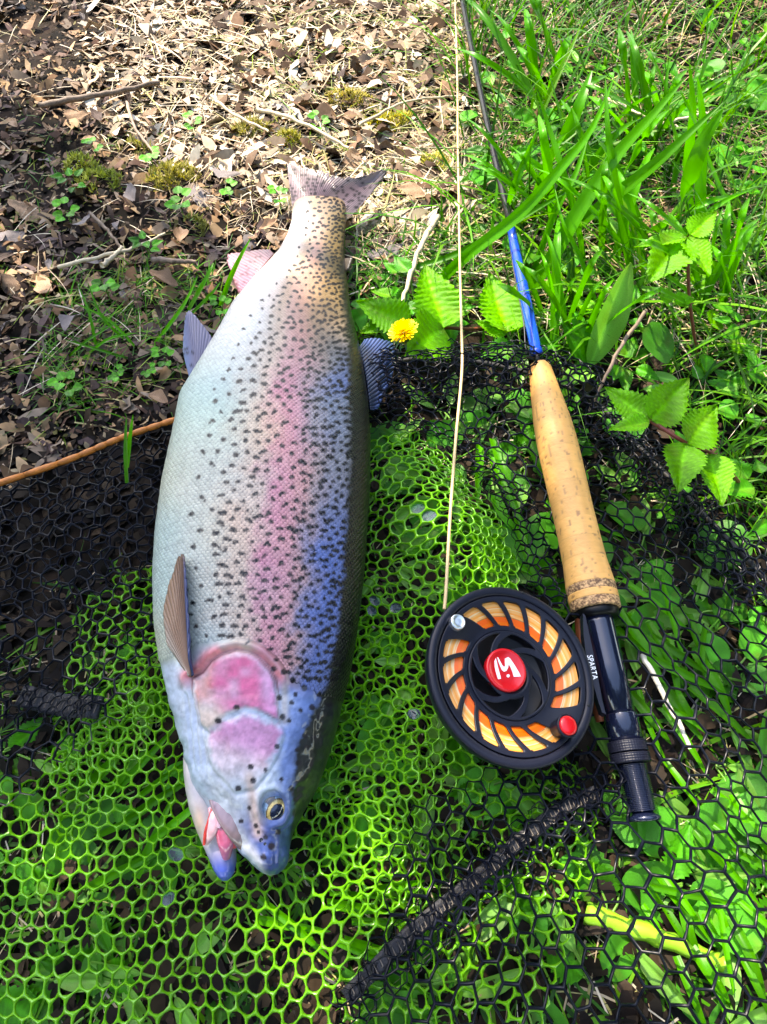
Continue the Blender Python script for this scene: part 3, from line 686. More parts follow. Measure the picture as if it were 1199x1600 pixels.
def eye():
    c = on_body(427, 1260, -.0030); d = (CAM - c).normalized(); s = (W(440, 1260, .05) - W(427, 1260, .05)).length / 13
    nrm = BODY.ray_cast(CAM, -d)[1]; nrm = (nrm if nrm.dot(d) > 0 else -nrm); n = (nrm * .55 + d * .45).normalized()
    ax = Vector((0, 1, 0)); ay = (ax - n * ax.dot(n)).normalized(); axx = ay.cross(n).normalized()
    def dome(r, z0, hgt, cx=0., cy=0., rings=16, seg=40, colf=None, ell=1.12, r0=0.):
        V = []; Cc = []
        for i in range(rings + 1):
            f = r0 + (1 - r0) * i / rings; rr = r * f
            for k in range(seg):
                a = 2 * PI * k / seg; V.append(c + axx * (cx + rr * math.cos(a)) + ay * (cy + rr * ell * math.sin(a)) + n * (z0 + hgt * math.sqrt(max(0, 1 - f * f * .98)))); Cc.append(colf(f, a) if colf else (0, 0, 0))
        return V, [tuple(f) for f in gridF(rings + 1, seg, True).tolist()] + ([tuple(range(seg))] if r0 < .2 else []), Cc
    def ic(f, a):
        x = f * math.cos(a) - .16; y = f * 1.0 * math.sin(a) + .16; r = math.hypot(x, y * .92); n2 = .8 + .2 * math.sin(a * 17) * math.sin(a * 7 + f * 9)
        if f > .95: return (.02, .03, .06)
        if r < .47: return (.008, .012, .035)
        if r < .66: return (.62 * n2, .47 * n2, .17 * n2)
        if r < .74: return (.10, .07, .03)
        if -.2 < math.sin(a + .6) and math.cos(a) < -.1 and f < .86: return (.05, .045, .05) if f < .80 else (.40, .40, .34)
        return (.22 * n2, .34 * n2, .46 * n2)
    V, F, C = dome(23 * s, .0004, .0046, rings=30, seg=64, colf=ic)
    e = part('eye', V, F, M['iris'], TROUT, C)
    R0 = 23 * s; V = []
    for i in range(9):
        for k in range(32):
            a = 2 * PI * k / 32; x = .16 * R0 + 10 * s * i / 8 * math.cos(a); y = -.16 * R0 * 1.12 + 11 * s * i / 8 * math.sin(a); f2 = (x / R0) ** 2 + (y / R0 / 1.12) ** 2
            V.append(c + axx * x + ay * y + n * (.0004 + .0046 * math.sqrt(max(0, 1 - f2 * .98)) + .00025 * (1 - (i / 8) ** 2) + .00004))
    part('pupil', V, [tuple(f) for f in gridF(9, 32, True).tolist()] + [tuple(range(32))], M['pupil'], e)
    # nostril and snout pits
    for (qx, qy, r) in ((408, 1312, 3.2), (414, 1318, 2.4)):
        b = on_body(qx, qy, -.0002); V, F = tubeVF([b - n * .002, b + n * .0004], [r * s * .9, r * s], 12); part('nostril', V, F, M['pupil'], TROUT)
eye()

# ------------------------------------------------------------------ fly rod
def revolve(prof, A, O, n=48, e1=None, radmod=None):
    """prof: list of (distance along A, radius)"""
    A = Vector(A).normalized(); e1 = Vector(e1) if e1 else Vector((0, 0, 1)); e1 = (e1 - A * e1.dot(A)).normalized(); e2 = A.cross(e1)
    V = []
    for i, (d, r) in enumerate(prof):
        for k in range(n):
            a = 2 * PI * k / n; rr = r * (radmod(d, a) if radmod else 1)
            V.append(Vector(O) + A * d + (e1 * math.cos(a) + e2 * math.sin(a)) * rr)
    F = [tuple(f) for f in gridF(len(prof), n, True).tolist()] + [tuple(reversed(range(n))), tuple(range((len(prof) - 1) * n, len(prof) * n))]
    return V, F
ROD = empty('fly_rod', W(925, 955, 0))
tag(ROD, 'fly rod with cork handle, black reel seat and bright blue lower blank', 'fishing rod')
Bt = W(1007, 1280, .022); Gt = W(843, 573, .034)
RA = (Gt - Bt).normalized(); RL = (Gt - Bt).length
def axd(px, py):               # distance along the rod axis seen at image row py (near the axis)
    best = None
    lo, hi = -.1, RL + .3
    for _ in range(40):
        m = (lo + hi) / 2; y = PX(np.array(Bt + RA * m))[1]
        if y > py: lo = m
        else: hi = m
    return lo
def rw(py, hw):                # radius from half width in px
    p = Bt + RA * axd(0, py); return hw / FPX * ((p.y) * cp - (p.z - H) * sp)
def rodpart(name, secs, mt, n=40, radmod=None, parent=ROD):
    V, F = revolve([(axd(0, y), rw(y, w)) for y, w in secs], RA, Bt, n, radmod=radmod); return part(name, V, F, mt, parent)
rodpart('butt_cap', [(1284, 18), (1283, 25), (1278, 26), (1275, 24), (1272, 18), (1268, 17)], M['seat'])
th = []
for k in range(27):
    y = 1268 - k * 2.75; th += [(y, 20), (y - .9, 22.6), (y - 1.5, 22.6), (y - 2.3, 20)]
rodpart('threaded_barrel', th, M['seat'])
kn = lambda d, a: 1 + .020 * math.cos(44 * a + d * 2600) * math.cos(44 * a - d * 2600)
def knurl(y0, y1, w):
    s = [(y0, w - 3), (y0 - .6, w - .6)] + [(y0 - 1 + (y1 - y0 + 2) * i / 14, w) for i in range(15)] + [(y1 + .6, w - .6), (y1, w - 3)]
    rodpart('locking_ring', s, M['anod'], 132, kn)
knurl(1193, 1177, 30); knurl(1176, 1158, 29.5)
rodpart('hood', [(1160, 22), (1159.5, 26.5), (1118, 25.5), (1116, 25), (1115.6, 22)], M['seat'])
rodpart('reel_seat', [(1120, 23.5), (1040, 23.4), (975, 23.3), (962, 24)], M['seat'])
rodpart('seat_collar', [(968, 24), (967, 32), (961, 33.5), (955, 34), (952, 30)], M['gloss_black'])
def cork():
    secs = [(955, 37), (953.5, 38.5), (940, 38.6), (918, 38), (880, 33.8), (840, 32.2), (800, 31.3), (760, 31.2), (720, 31.4), (690, 31), (660, 28.8), (640, 26.3), (620, 23.6), (600, 20.9), (585, 18.6), (576, 17.6), (573, 16.8), (572, 12)]
    ys = np.array([a for a, b in secs]); ws = np.array([b for a, b in secs])
    n = 72
    def seg(name, ya, yb, mt, k, rings):
        yy = np.linspace(ya, yb, k); prof = [(axd(0, y), rw(y, float(np.interp(-y, -ys, ws)))) for y in yy]
        V, F = revolve(prof, RA, Bt, n); V = np.array([list(v) for v in V])
        d = np.repeat(np.array([p[0] for p in prof]), n); an = np.tile(np.arange(n) / n * 2 * PI, k)
        ring = np.floor(d / .0125); c = np.zeros((len(d), 3)) + np.array([.74, .375, .105])
        hv = _h(ring.astype(np.int64), ring.astype(np.int64) * 3, 5); c = c * (.93 + .14 * hv)[:, None]
        g = vnoise(d * 60 + ring * 7, an * 3 + ring, 1., 8); c = c * (1 + .10 * g)[:, None]
        st = vnoise(d * 900, an * 2.2, 1., 9); c = c * (1 + .05 * st)[:, None]
        p1 = vnoise(d * 420, an * 9 + ring * 5, 1., 12); pit = sstep(.66, .82, p1); c = lerp3(c, [.26, .12, .05], pit * .75)
        p2 = vnoise(d * 150, an * 26, 1., 13); pit2 = sstep(.7, .85, p2); c = lerp3(c, [.34, .17, .07], pit2 * .7)
        fr = np.abs((d / .0125) % 1 - .5); c = c * (1 - .10 * sstep(.47, .5, fr))[:, None]
        ctr = np.array(Bt)[None] + np.array(RA)[None] * d[:, None]; V = ctr + (V - ctr) * (1 - .012 * pit - .012 * pit2 - .004 * sstep(.47, .5, fr))[:, None]
        return part(name, V, F, mt, ROD, c)
    seg('cork_grip', 917.6, 574.2, M['cork_attr'], 300, 1)
    seg('cork_band', 929.6, 917.7, M['cork_comp'], 10, 0); seg('cork_band', 941, 929.7, M['cork_attr'], 10, 0); seg('cork_band', 955, 941.1, M['cork_comp'], 12, 0)
    seg('cork_tip', 574.1, 571, M['cork_comp'], 6, 0)
M['cork_attr'] = mat('cork_rings', attr=True, rough=.58, bump=.3, bscale=420, coat=.12, coat_rough=.3)
cork()
def blank():
    def seg(name, pts, mt, n=20):
        P = [W(x, y, z) for x, y, w, z in pts]; R0 = [w * mpp(y, z) for x, y, w, z in pts]
        tube(name, P, R0, mt, ROD, n)
    seg('winding_check', [(843.5, 577, 6.5, .034), (840.5, 560, 6.5, .0345), (839.5, 554, 6.5, .0345)], M['gloss_black'])
    seg('blue_ferrule', [(839.4, 556.5, 7, .0345), (839.3, 556, 9.6, .0345), (837.6, 546.5, 9.8, .0345), (837.5, 546, 8, .0345)], M['blue'])
    seg('blue_blank', [(838, 548, 8.7, .0345), (824, 480, 8.6, .0355), (811, 418, 7.8, .0365), (803, 380, 7, .037), (798, 352, 6, .0375)], M['blue'])
    seg('black_blank', [(799, 356, 5.6, .0375), (790, 318, 5.4, .038), (770, 233, 4.9, .039), (750, 140, 4.3, .040), (722, 0, 3.6, .041), (702, -110, 3., .042), (668, -320, 2.4, .044)], M['gloss_black'])
    # hook keeper and the first snake guide beside the blue section
    P = resample([W(833, 562, .033), W(824, 556, .033), (W(821, 540, .032)), W(818, 500, .033), W(806, 440, .0335), W(797, 385, .035)], 30)
    tube('hook_keeper', P, .0005, M['silver_dark'], ROD, 6)
M['silver_dark'] = mat('dark_wire', (.05, .05, .055), .3, metal=.8)
blank()

# ------------------------------------------------------------------ fly reel
REEL = empty('fly_reel', W(800, 1056, 0))
tag(REEL, 'black large-arbor fly reel with red centre cap and orange line behind curved slots', 'fishing reel')
Lr = RA.cross(Vector((0, 0, 1))).normalized(); Zr = Lr.cross(RA).normalized()
TAU = math.radians(16.5)
RN = (Zr * math.cos(TAU) + Lr * math.sin(TAU)).normalized(); RT = (Lr * math.cos(TAU) - Zr * math.sin(TAU)).normalized()
RC = W(803.5, 1050, .052); RR = 142.5 / FPX * (RC.y * cp - (RC.z - H) * sp)
def dp(r, a, h): return RC + (RT * math.cos(a) + RA * math.sin(a)) * (r * RR) + RN * h
def disc(px, py, h):           # polar coordinates on the reel face of a photo pixel
    d = (W(px, py, 0) - CAM).normalized(); O = RC + RN * h; t = (O - CAM).dot(RN) / d.dot(RN); q = CAM + d * t - O
    x, y = q.dot(RT) / RR, q.dot(RA) / RR; return math.hypot(x, y), math.atan2(y, x)
def rev(prof, n=96, close=False):
    V = [dp(r, 2 * PI * k / n, h) for r, h in prof for k in range(n)]
    F = [tuple(f) for f in gridF(len(prof), n, True).tolist()]
    return V, F
def capF(V, F, n, first=False, last=True):
    if last: F.append(tuple(range(len(V) - n, len(V))))
    if first: F.append(tuple(reversed(range(n))))
    return V, F
mm = .001
V, F = rev([(.20, -24 * mm), (.60, -24 * mm), (.80, -22 * mm), (.90, -15 * mm), (.975, -8 * mm), (.996, -4 * mm), (1.0, -2 * mm), (.997, -.7 * mm), (.985, 0), (.955, .3 * mm), (.915, .1 * mm), (.897, -.7 * mm), (.888, -2.2 * mm), (.885, -6 * mm)], 128)
part('frame', V, F, M['anod'], REEL)
dishf = lambda r: -(1.2 + 4.2 * float(sstep(.90, .50, r))) * mm
kr, ka = disc(887, 1134, -2 * mm); wr, wa = disc(716, 971, -2 * mm)
PITCHA = 2 * PI / 18
def spool_face():
    na = 18 * 16; rs = [.50, .515, .53, .545, .56, .575, .60, .63, .66, .69, .72, .75, .78, .80, .815, .83, .845, .86, .875, .884]
    sw = math.radians(19)
    _, a0 = disc(650 + 588 / 3.997, 890 + 172 / 3.997, -2 * mm)     # outer end of the third slot from the counterweight
    def al(i, r): return a0 + (i - 7.5) * 2 * PI / na - sw * (1 - (r - .5) / .33)
    V = [dp(r, al(i, r), dishf(r)) for r in rs for i in range(na)]
    F = []; 
    for j in range(len(rs) - 1):
        for i in range(na):
            k = i % 16; s = i // 16; rm = (rs[j] + rs[j + 1]) / 2
            w0, w1 = (2, 13)
            inside = .56 <= rm <= .83 and w0 <= k <= w1
            if inside and (k in (w0, w1)) and (j == 4 or rs[j + 1] >= .829): inside = False
            if inside:
                am = a0 + s * PITCHA - sw * .4
                for (qa) in (ka, wa):
                    dd = (am - qa + PI) % (2 * PI) - PI
                    if abs(dd) < PITCHA * .52: inside = False
            if not inside: F.append((j * na + i, j * na + (i + 1) % na, (j + 1) * na + (i + 1) % na, (j + 1) * na + i))
    o = part('spool_face', V, F, M['anod'], REEL); solid(o, .8 * mm, -1)
    # hub with six swept windows
    nb = 6 * 20; rs2 = [.20, .235, .25, .27, .30, .34, .38, .42, .45, .47, .485, .50]
    V = [dp(r, i * 2 * PI / nb - 1.1 * (r - .2) / .3 + .4, (-5.6 - .5 * math.sin((r - .2) / .3 * PI)) * mm) for r in rs2 for i in range(nb)]; F = []
    for j in range(len(rs2) - 1):
        for i in range(nb):
            k = i % 20
            if .26 < (rs2[j] + rs2[j + 1]) / 2 < .475 and 3 + (4 - j if j < 4 else 0) <= k <= 16: continue
            F.append((j * nb + i, j * nb + (i + 1) % nb, (j + 1) * nb + (i + 1) % nb, (j + 1) * nb + i))
    o = part('hub', V, F, M['anod'], REEL); solid(o, 1.5 * mm, -1)
    V, F = rev([(.001, -13 * mm), (.49, -13 * mm), (.505, -12 * mm), (.508, -5.0 * mm), (.520, -4.9 * mm), (.524, -5.8 * mm)], 96); part('hub_well', V, F, M['anod_in'], REEL)
    V, F = rev([(.50, -17 * mm), (.885, -17 * mm)], 96); part('spool_back', V, F, M['anod_in'], REEL)
spool_face()
def coil():
    n = 160; rs = np.linspace(.515, .835, 129); V = []; C = []; rr = random.Random(4)
    tone = [rr.random() for _ in range(60)]
    for j, r in enumerate(rs):
        st = (r - .515) / .32 * 32; s = int(st); f = st - s; hgt = math.sqrt(max(0, 1 - (2 * f - 1) ** 2)) * .00045
        for k in range(n):
            a = 2 * PI * k / n; wob = .0012 * math.sin(a * 3 + s) * (r > .66)
            V.append(dp(r + wob, a, dishf(r) - 1.6 * mm + hgt + .0006 * sstep(.7, .66, r)))
            tt = tone[s] + .05 * math.sin(a * 2 + s * 2)
            if r < .665: c = (1., .15, .001) if tt < .75 else (1., .21, .003)
            else: c = (.96, .38, .05) if tt < .5 else ((.95, .48, .14) if tt < .84 else ((.92, .66, .36) if tt < .95 else (.55, .24, .06)))
            C.append(c)
    part('line_coil', V, gridF(len(rs), n, True), M['line_coil'], REEL, np.array(C))
coil()
def reel_bits():
    o = .0 * mm
    pr, pa = disc(791.5, 1046.5, -3 * mm); cc = dp(pr, pa, 0) - RC
    def revc(prof, n, base):
        V = [dp(r, 2 * PI * k / n, h) + base for r, h in prof for k in range(n)]; return V, [tuple(f) for f in gridF(len(prof), n, True).tolist()]
    cc = cc - RN * cc.dot(RN)
    V, F = revc([(.235, -7 * mm), (.243, -3.6 * mm), (.240, -2.8 * mm), (.228, -2.4 * mm), (.205, -2.6 * mm), (.190, -3.1 * mm), (.10, -3.2 * mm), (.001, -3.2 * mm)], 72, cc); part('centre_cap', V, F, M['red'], REEL)
    cap = [x for x in COL.objects if x.name.startswith('centre_cap')][0]
    # emblem on the cap, traced from the photograph, 0.35 mm thick
    z = lambda p: (650 + p[0] / 3.997, 890 + p[1] / 3.997)
    shapes = [[(500, 552), (491, 572), (493, 606), (500, 640), (514, 685), (533, 681), (522, 640), (511, 600), (506, 575)],
              [(508, 546), (516, 550), (527, 572), (540, 597), (551, 608), (558, 601), (557, 580), (556, 556), (576, 546), (590, 556), (618, 598), (642, 638), (657, 668), (612, 669), (604, 640), (590, 606), (579, 590), (577, 612), (566, 632), (551, 638), (537, 626), (524, 596), (514, 568)],
              [(577 + 10 * math.cos(k * PI / 6), 663 + 10 * math.sin(k * PI / 6)) for k in range(12)]]
    for s in shapes:
        pl = []
        for p in s:
            r, a = disc(*z(p), -3.0 * mm); pl.append((r, a))
        n = len(pl); V = [dp(r, a, -3.3 * mm) for r, a in pl] + [dp(r, a, -2.95 * mm) for r, a in pl]
        F = [tuple(range(n, 2 * n))] + [(i, (i + 1) % n, n + (i + 1) % n, n + i) for i in range(n)]
        part('emblem', V, F, M['white'], cap, smooth=False)
    def knob(name, px, py, h, prof, mt, top=None, tname=None, tmt=None):
        r, a = disc(px, py, h); b = dp(r, a, 0) - RC; b = b - RN * b.dot(RN); s = FPX and (RC.y * cp - (RC.z - H) * sp) / FPX / RR
        V, F = revc([(q * s, hh) for q, hh in prof], 40, b); V, F = capF(V, F, 40); k = part(name, V, F, mt, REEL)
        if top: V, F = revc([(q * s, hh) for q, hh in top], 40, b); V, F = capF(V, F, 40); part(tname, V, F, tmt, k)
    knob('handle_knob', 887, 1134, 7 * mm, [(13, -2.4 * mm), (14, 2 * mm), (16.5, 5 * mm), (17.4, 7 * mm), (16.5, 7.6 * mm), (14.5, 7.3 * mm)], M['anod'], [(14.4, 6.9 * mm), (14.2, 8 * mm), (13, 8.6 * mm), (9, 9 * mm), (3, 9.1 * mm)], 'knob_cap', M['red'])
    knob('counterweight', 716.5, 971, 2 * mm, [(12.5, -3 * mm), (12.6, 1.2 * mm), (11.8, 2 * mm), (10, 2.2 * mm), (9.6, 2.0 * mm), (5, 2.0 * mm), (1, 2.05 * mm)], M['silver'])
    for px, py in ((650 + 667 / 3.997, 890 + 145 / 3.997), (650 + 1080 / 3.997, 890 + 848 / 3.997)):
        knob('screw', px, py, .3 * mm, [(2.2, 0), (2.2, .6 * mm), (1.6, .7 * mm)], M['anod_in'])
    # foot along the reel seat, with its printed name
    fp = [(911, 958), (915, 962), (921, 990), (928, 1022), (935, 1060), (941, 1092), (947, 1116), (941, 1113), (934, 1092), (926, 1064), (919, 1042), (915, 1016), (912, 990)]
    n = len(fp); zt = lambda y: .0395 - .000015 * (y - 958)
    V = [W(x, y, zt(y)) for x, y in fp]; V = V + [v - Vector((0, 0, .006)) for v in V]
    F = [tuple(range(n))] + [(i, n + i, n + (i + 1) % n, (i + 1) % n) for i in range(n)] + [tuple(reversed(range(n, 2 * n)))]
    foot = part('reel_foot', V, F, M['anod'], REEL, smooth=False)
    V, F = tubeVF([W(905, 968, .026), W(912, 1010, .026), W(926, 1080, .026), W(938, 1128, .025)], [.0025, .004, .004, .002], 10); part('foot_post', V, F, M['copper'], REEL)
    cu = bpy.data.curves.new('lettering', 'FONT'); cu.body = 'SPARTA'; cu.size = .0055; cu.extrude = .0001; cu.space_character = 1.05
    t = bpy.data.objects.new('lettering_tmp', cu); COL.objects.link(t); bpy.context.view_layer.update()
    me = bpy.data.meshes.new_from_object(t.evaluated_get(bpy.context.evaluated_depsgraph_get())); bpy.data.objects.remove(t)
    me.name = 'lettering'; me.materials.clear(); me.materials.append(M['white'])
    a = W(917.5, 1024, zt(1024) + .0003); b = W(926.5, 1062, zt(1062) + .0003); dx = (b - a); Lw = dx.length; dx.normalize()
    co = np.array([v.co[:] for v in me.vertices]); w = co[:, 0].max() - co[:, 0].min(); k = Lw / w
    up = Vector((0, 0, 1)); dy = up.cross(dx).normalized(); nz = dx.cross(dy)
    for v in me.vertices:
        q = (a + dx * ((v.co.x - co[:, 0].min()) * k) + dy * (v.co.y * k * 1.2) + nz * v.co.z) - (foot.location + REEL.location); v.co = q
    link('lettering', me, foot)
M['copper'] = mat('copper_brown', (.20, .055, .02), .4, metal=.4)
reel_bits()

# fly line running off the reel and up the bank
def flyline():
    px = [(694.5, 952, .050), (697, 925, .049), (701, 850, .046), (706, 770, .044), (713, 680, .041), (720.5, 600, .040), (722.5, 560, .041), (721, 500, .040), (718.5, 400, .036), (717, 300, .033), (715.5, 220, .034), (715, 133, .034), (712, 20, .034), (706, -120, .034), (690, -320, .03)]
    P = resample([W(x, y, z) for x, y, z in px], 120)
    V, F = tubeVF([Vector(p) for p in P], .00095, 8)
    o = part('fly_line', V, F, M['line'], None, off=P[0]); o.location = P[0]
    tag(o, 'cream fly line running from the reel straight up the bank', 'fishing line')
flyline()

# ------------------------------------------------------------------ plants
def leaf_mesh(name, kind, seed, mt):
    rr = np.random.RandomState(seed); nl = {'bramble': 40, 'herb': 22, 'round': 14, 'lance': 22, 'clover': 10}[kind]; half = {'bramble': 6, 'herb': 4, 'round': 3, 'lance': 3, 'clover': 3}[kind]
    V = []; C = []; nw = half * 2 + 1; bc = np.array({'bramble': (.15, .50, .006), 'herb': (.042, .25, .006), 'round': (.06, .30, .02), 'lance': (.17, .42, .06), 'clover': (.07, .33, .012)}[kind])
    for i in range(nl):
        t = i / (nl - 1)
        if kind == 'bramble': w = .42 * (math.sin(PI * t ** .80) ** .85) * (1 - .30 * t) ; w *= 1 + .09 * ((i % 3) / 2. - .5) * (1 if 0 < i < nl - 1 else 0) * 2
        elif kind == 'herb': w = .30 * math.sin(PI * t ** .75) ** .9 * (1 + .12 * ((i % 2) * 2 - 1) * (0 < i < nl - 1))
        elif kind == 'round': w = .42 * math.sqrt(max(0, 1 - (2 * t - 1) ** 2)) ** .8
        elif kind == 'clover': w = .48 * math.sin(PI * t ** .62 * .985) ** .6
        else: w = .15 * math.sin(PI * t ** .85) ** .75 + .008
        for k in range(nw):
            s = (k - half) / half; a = abs(s)
            tt = t - (.11 * a if kind in ('bramble', 'herb') else 0) * (t > .0) * math.sin(PI * t)
            x = s * w; y = tt
            vein = math.cos((t * 9 - a * 2.4) * 2 * PI) if kind in ('bramble', 'herb') else 0
            z = .05 * a * (1.5 if kind == 'bramble' else 1) + .010 * vein * (a > .05) * (1 - a * .4) * (1.5 if kind == 'bramble' else 1) - .16 * (t - .4) ** 2 + .02 * math.sin(t * 7 + s * 3 + seed) + (-.014 if k == half else 0)
            V.append((x, y, z))
            vn = max(0, -math.cos((t * 9 - a * 2.4) * 2 * PI)) ** 2 if kind in ('bramble', 'herb') else .4
            m = (1.32 if k == half else .78 + .34 * vn) * (1 + .22 * float(vnoise(x * 6, t * 6, 1, seed)))
            br = float(sstep(.55, .8, vnoise(x * 5 + seed, t * 4, 1, seed + 9))) * .22
            C.append(bc * m * (1 - br) + np.array([.20, .17, .03]) * br)
    return mkmesh(name, V, gridF(nl, nw), mt, np.array(C))
LM = {}
for kd, mt, nv in (('bramble', 'bramble', 3), ('herb', 'herb', 3), ('round', 'herb', 2), ('lance', 'dock', 2), ('clover', 'herb', 1)):
    for s in range(nv): LM[kd, s] = leaf_mesh('leaf_' + kd, kd, s * 7 + 1, M[mt])
def put_leaf(parent, base, tip, kind, var=0, wide=1., roll=0., up=None, name='leaf'):
    o = bpy.data.objects.new(name, LM[kind, var % (3 if kind in ('bramble', 'herb') else (1 if kind == 'clover' else 2))]); COL.objects.link(o); o.parent = parent
    base = Vector(base); y = Vector(tip) - base; L = y.length; y.normalize(); u = Vector(up) if up else Vector((0, -.25, 1)); x = y.cross(u).normalized(); z = x.cross(y)
    if roll: q = Matrix.Rotation(roll, 3, y); x = q @ x; z = q @ z
    m = Matrix(((x.x, y.x, z.x), (x.y, y.y, z.y), (x.z, y.z, z.z))) @ Matrix.Diagonal((L * wide, L, L))
    o.matrix_local = Matrix.Translation(base - parent.location) @ m.to_4x4()
    return o
def plant(name, loc, label, cat, group=None):
    e = empty(name, loc); tag(e, label, cat, group); return e

# bramble between the fish and the rod
p = plant('bramble', W(695, 512, .0), 'bramble shoot with three broad toothed leaves beside the dandelion', 'bramble')
tube('stem', resample([W(800, 508, .006), W(740, 514, .012), W(693, 512, .022), W(645, 514, .018)], 16), .0014, M['stem_red'], p, 6)
put_leaf(p, W(694, 513, .026), W(664, 412, .040), 'bramble', 0, .96, .15); put_leaf(p, W(692, 514, .028), W(634, 556, .034), 'bramble', 1, 1.25, -.25, (0, -.5, 1)); put_leaf(p, W(640, 508, .022), W(556, 470, .030), 'bramble', 2, .85, -.2); put_leaf(p, W(628, 500, .016), W(560, 520, .018), 'bramble', 0, .8, .1)
p = plant('bramble', W(790, 525, .0), 'low bramble leaves touching the blue blank of the rod', 'bramble')
tube('stem', resample([W(805, 545, .004), W(795, 525, .012), W(790, 515, .016)], 8), .001, M['stem_green'], p, 6)
put_leaf(p, W(792, 520, .016), W(765, 425, .022), 'bramble', 1, .85, .2); put_leaf(p, W(800, 520, .014), W(812, 440, .018), 'bramble', 2, .7, -.3); put_leaf(p, W(790, 524, .014), W(742, 500, .016), 'bramble', 0, .7)
p = plant('bramble', W(1080, 520, .0), 'tall bramble sprig with toothed leaves above the small round leaves at right', 'bramble')
tube('stem', resample([W(1090, 560, .002), W(1078, 470, .05), W(1075, 400, .075), W(1074, 368, .085)], 14), .0012, M['stem_red'], p, 6)
put_leaf(p, W(1072, 372, .085), W(1008, 444, .075), 'bramble', 0, .9, .1); put_leaf(p, W(1072, 372, .086), W(990, 385, .08), 'bramble', 1, .6, .3); put_leaf(p, W(1074, 372, .085), W(1110, 430, .08), 'bramble', 2, .95, -.2); put_leaf(p, W(1070, 378, .078), W(1040, 435, .065), 'bramble', 1, .8); put_leaf(p, W(1078, 368, .086), W(1120, 330, .09), 'bramble', 0, .8)
put_leaf(p, W(1052, 470, .06), W(1027, 460, .06), 'bramble', 2, 1.1); put_leaf(p, W(1053, 470, .06), W(1088, 468, .06), 'bramble', 1, 1.)
p = plant('bramble', W(1085, 690, .0), 'bright bramble shoot with red stalks overhanging the right edge of the net', 'bramble')
tube('stem', resample([W(1160, 760, .01), W(1115, 710, .055), W(1072, 692, .068), W(1040, 672, .071), W(1016, 657, .072)], 18), .0013, M['stem_red'], p, 6)
put_leaf(p, W(1016, 658, .073), W(1078, 590, .078), 'bramble', 0, .85, .2); put_leaf(p, W(1014, 656, .073), W(945, 604, .070), 'bramble', 1, .75, -.2); put_leaf(p, W(1014, 659, .074), W(950, 672, .071), 'bramble', 2, .7, .3); put_leaf(p, W(1071, 694, .070), W(1060, 770, .068), 'bramble', 0, .95, .1); put_leaf(p, W(1075, 694, .071), W(1120, 632, .075), 'bramble', 2, 1., .2); put_leaf(p, W(1110, 710, .06), W(1130, 790, .055), 'bramble', 1, .9)
p = plant('broad_leaf_weed', W(925, 575, .0), 'upright pale lance-shaped leaf rising between grass and the cork handle', 'plant')
put_leaf(p, W(922, 572, .006), W(988, 412, .075), 'lance', 0, .95, -.2, (.3, -.8, .6)); put_leaf(p, W(920, 575, .005), W(880, 505, .04), 'herb', 1, .7); put_leaf(p, W(924, 578, .005), W(880, 600, .03), 'lance', 1, 1.0, .2); put_leaf(p, W(926, 560, .01), W(895, 480, .03), 'herb', 2, .8)
p = plant('broad_leaf_weed', W(1050, 560, .0), 'single smooth oval grey-green leaf beside the right bramble stalks', 'plant')
put_leaf(p, W(1052, 556, .03), W(1006, 515, .045), 'round', 0, 1.25, .2); tube('stem', [W(1060, 580, .002), W(1052, 556, .03)], .0008, M['stem_green'], p, 6)

# dandelion
def dandelion():
    c = W(630, 517, .040); p = plant('dandelion', (c.x, c.y, 0), 'open yellow dandelion flower tilted beside the dark dorsal fin', 'flower')
    ax = Vector((-.30, .10, .95)).normalized(); e1 = ax.cross(Vector((0, 1, 0))).normalized(); e2 = ax.cross(e1); s = mpp(517, .04)
    rr = random.Random(3)
    for ring, (n, r0, r1, z0, z1) in enumerate([(26, 4, 25, -.002, .0005), (24, 3, 22, -.001, .003), (20, 2, 17, 0, .0055), (14, 1, 11, .001, .007), (9, 0, 6, .002, .008)]):
        for k in range(n):
            a = 2 * PI * (k + rr.random() * .7) / n; d = e1 * math.cos(a) + e2 * math.sin(a); t = d.cross(ax); rl = r1 * rr.uniform(.86, 1.08); V = []
            for f, w in ((0, .8), (.5, 1.6), (.9, 1.8), (1, 1.3)):
                q = c + d * ((r0 + (rl - r0) * f) * s) + ax * (z0 + (z1 - z0) * f ** 1.5 - .001 * f * f)
                V += [q - t * (w * s), q + ax * .0003, q + t * (w * s)]
            part('petal', V, gridF(4, 3), M['petal'], p)
    for k in range(12):
        a = 2 * PI * k / 12; d = e1 * math.cos(a) + e2 * math.sin(a); t = d.cross(ax); V = []
        for f, w, h in ((.2, 2.5, -.006), (.5, 2.6, -.006), (.8, 2, -.008), (1, .3, -.011)):
            q = c + d * (22 * f * s) + ax * h; V += [q - t * (w * s), q + t * (w * s)]
        part('bract', V, gridF(4, 2), M['sepal'], p)
    V, F = tubeVF([c - ax * .009, c - ax * .004, c - ax * .001], [.002, .0045, .004], 12); part('flower_base', V, F, M['sepal'], p)
    tube('stem', resample([c - ax * .008, W(655, 530, .022), W(668, 548, .002)], 10), .0015, M['stem_green'], p, 8)
dandelion()

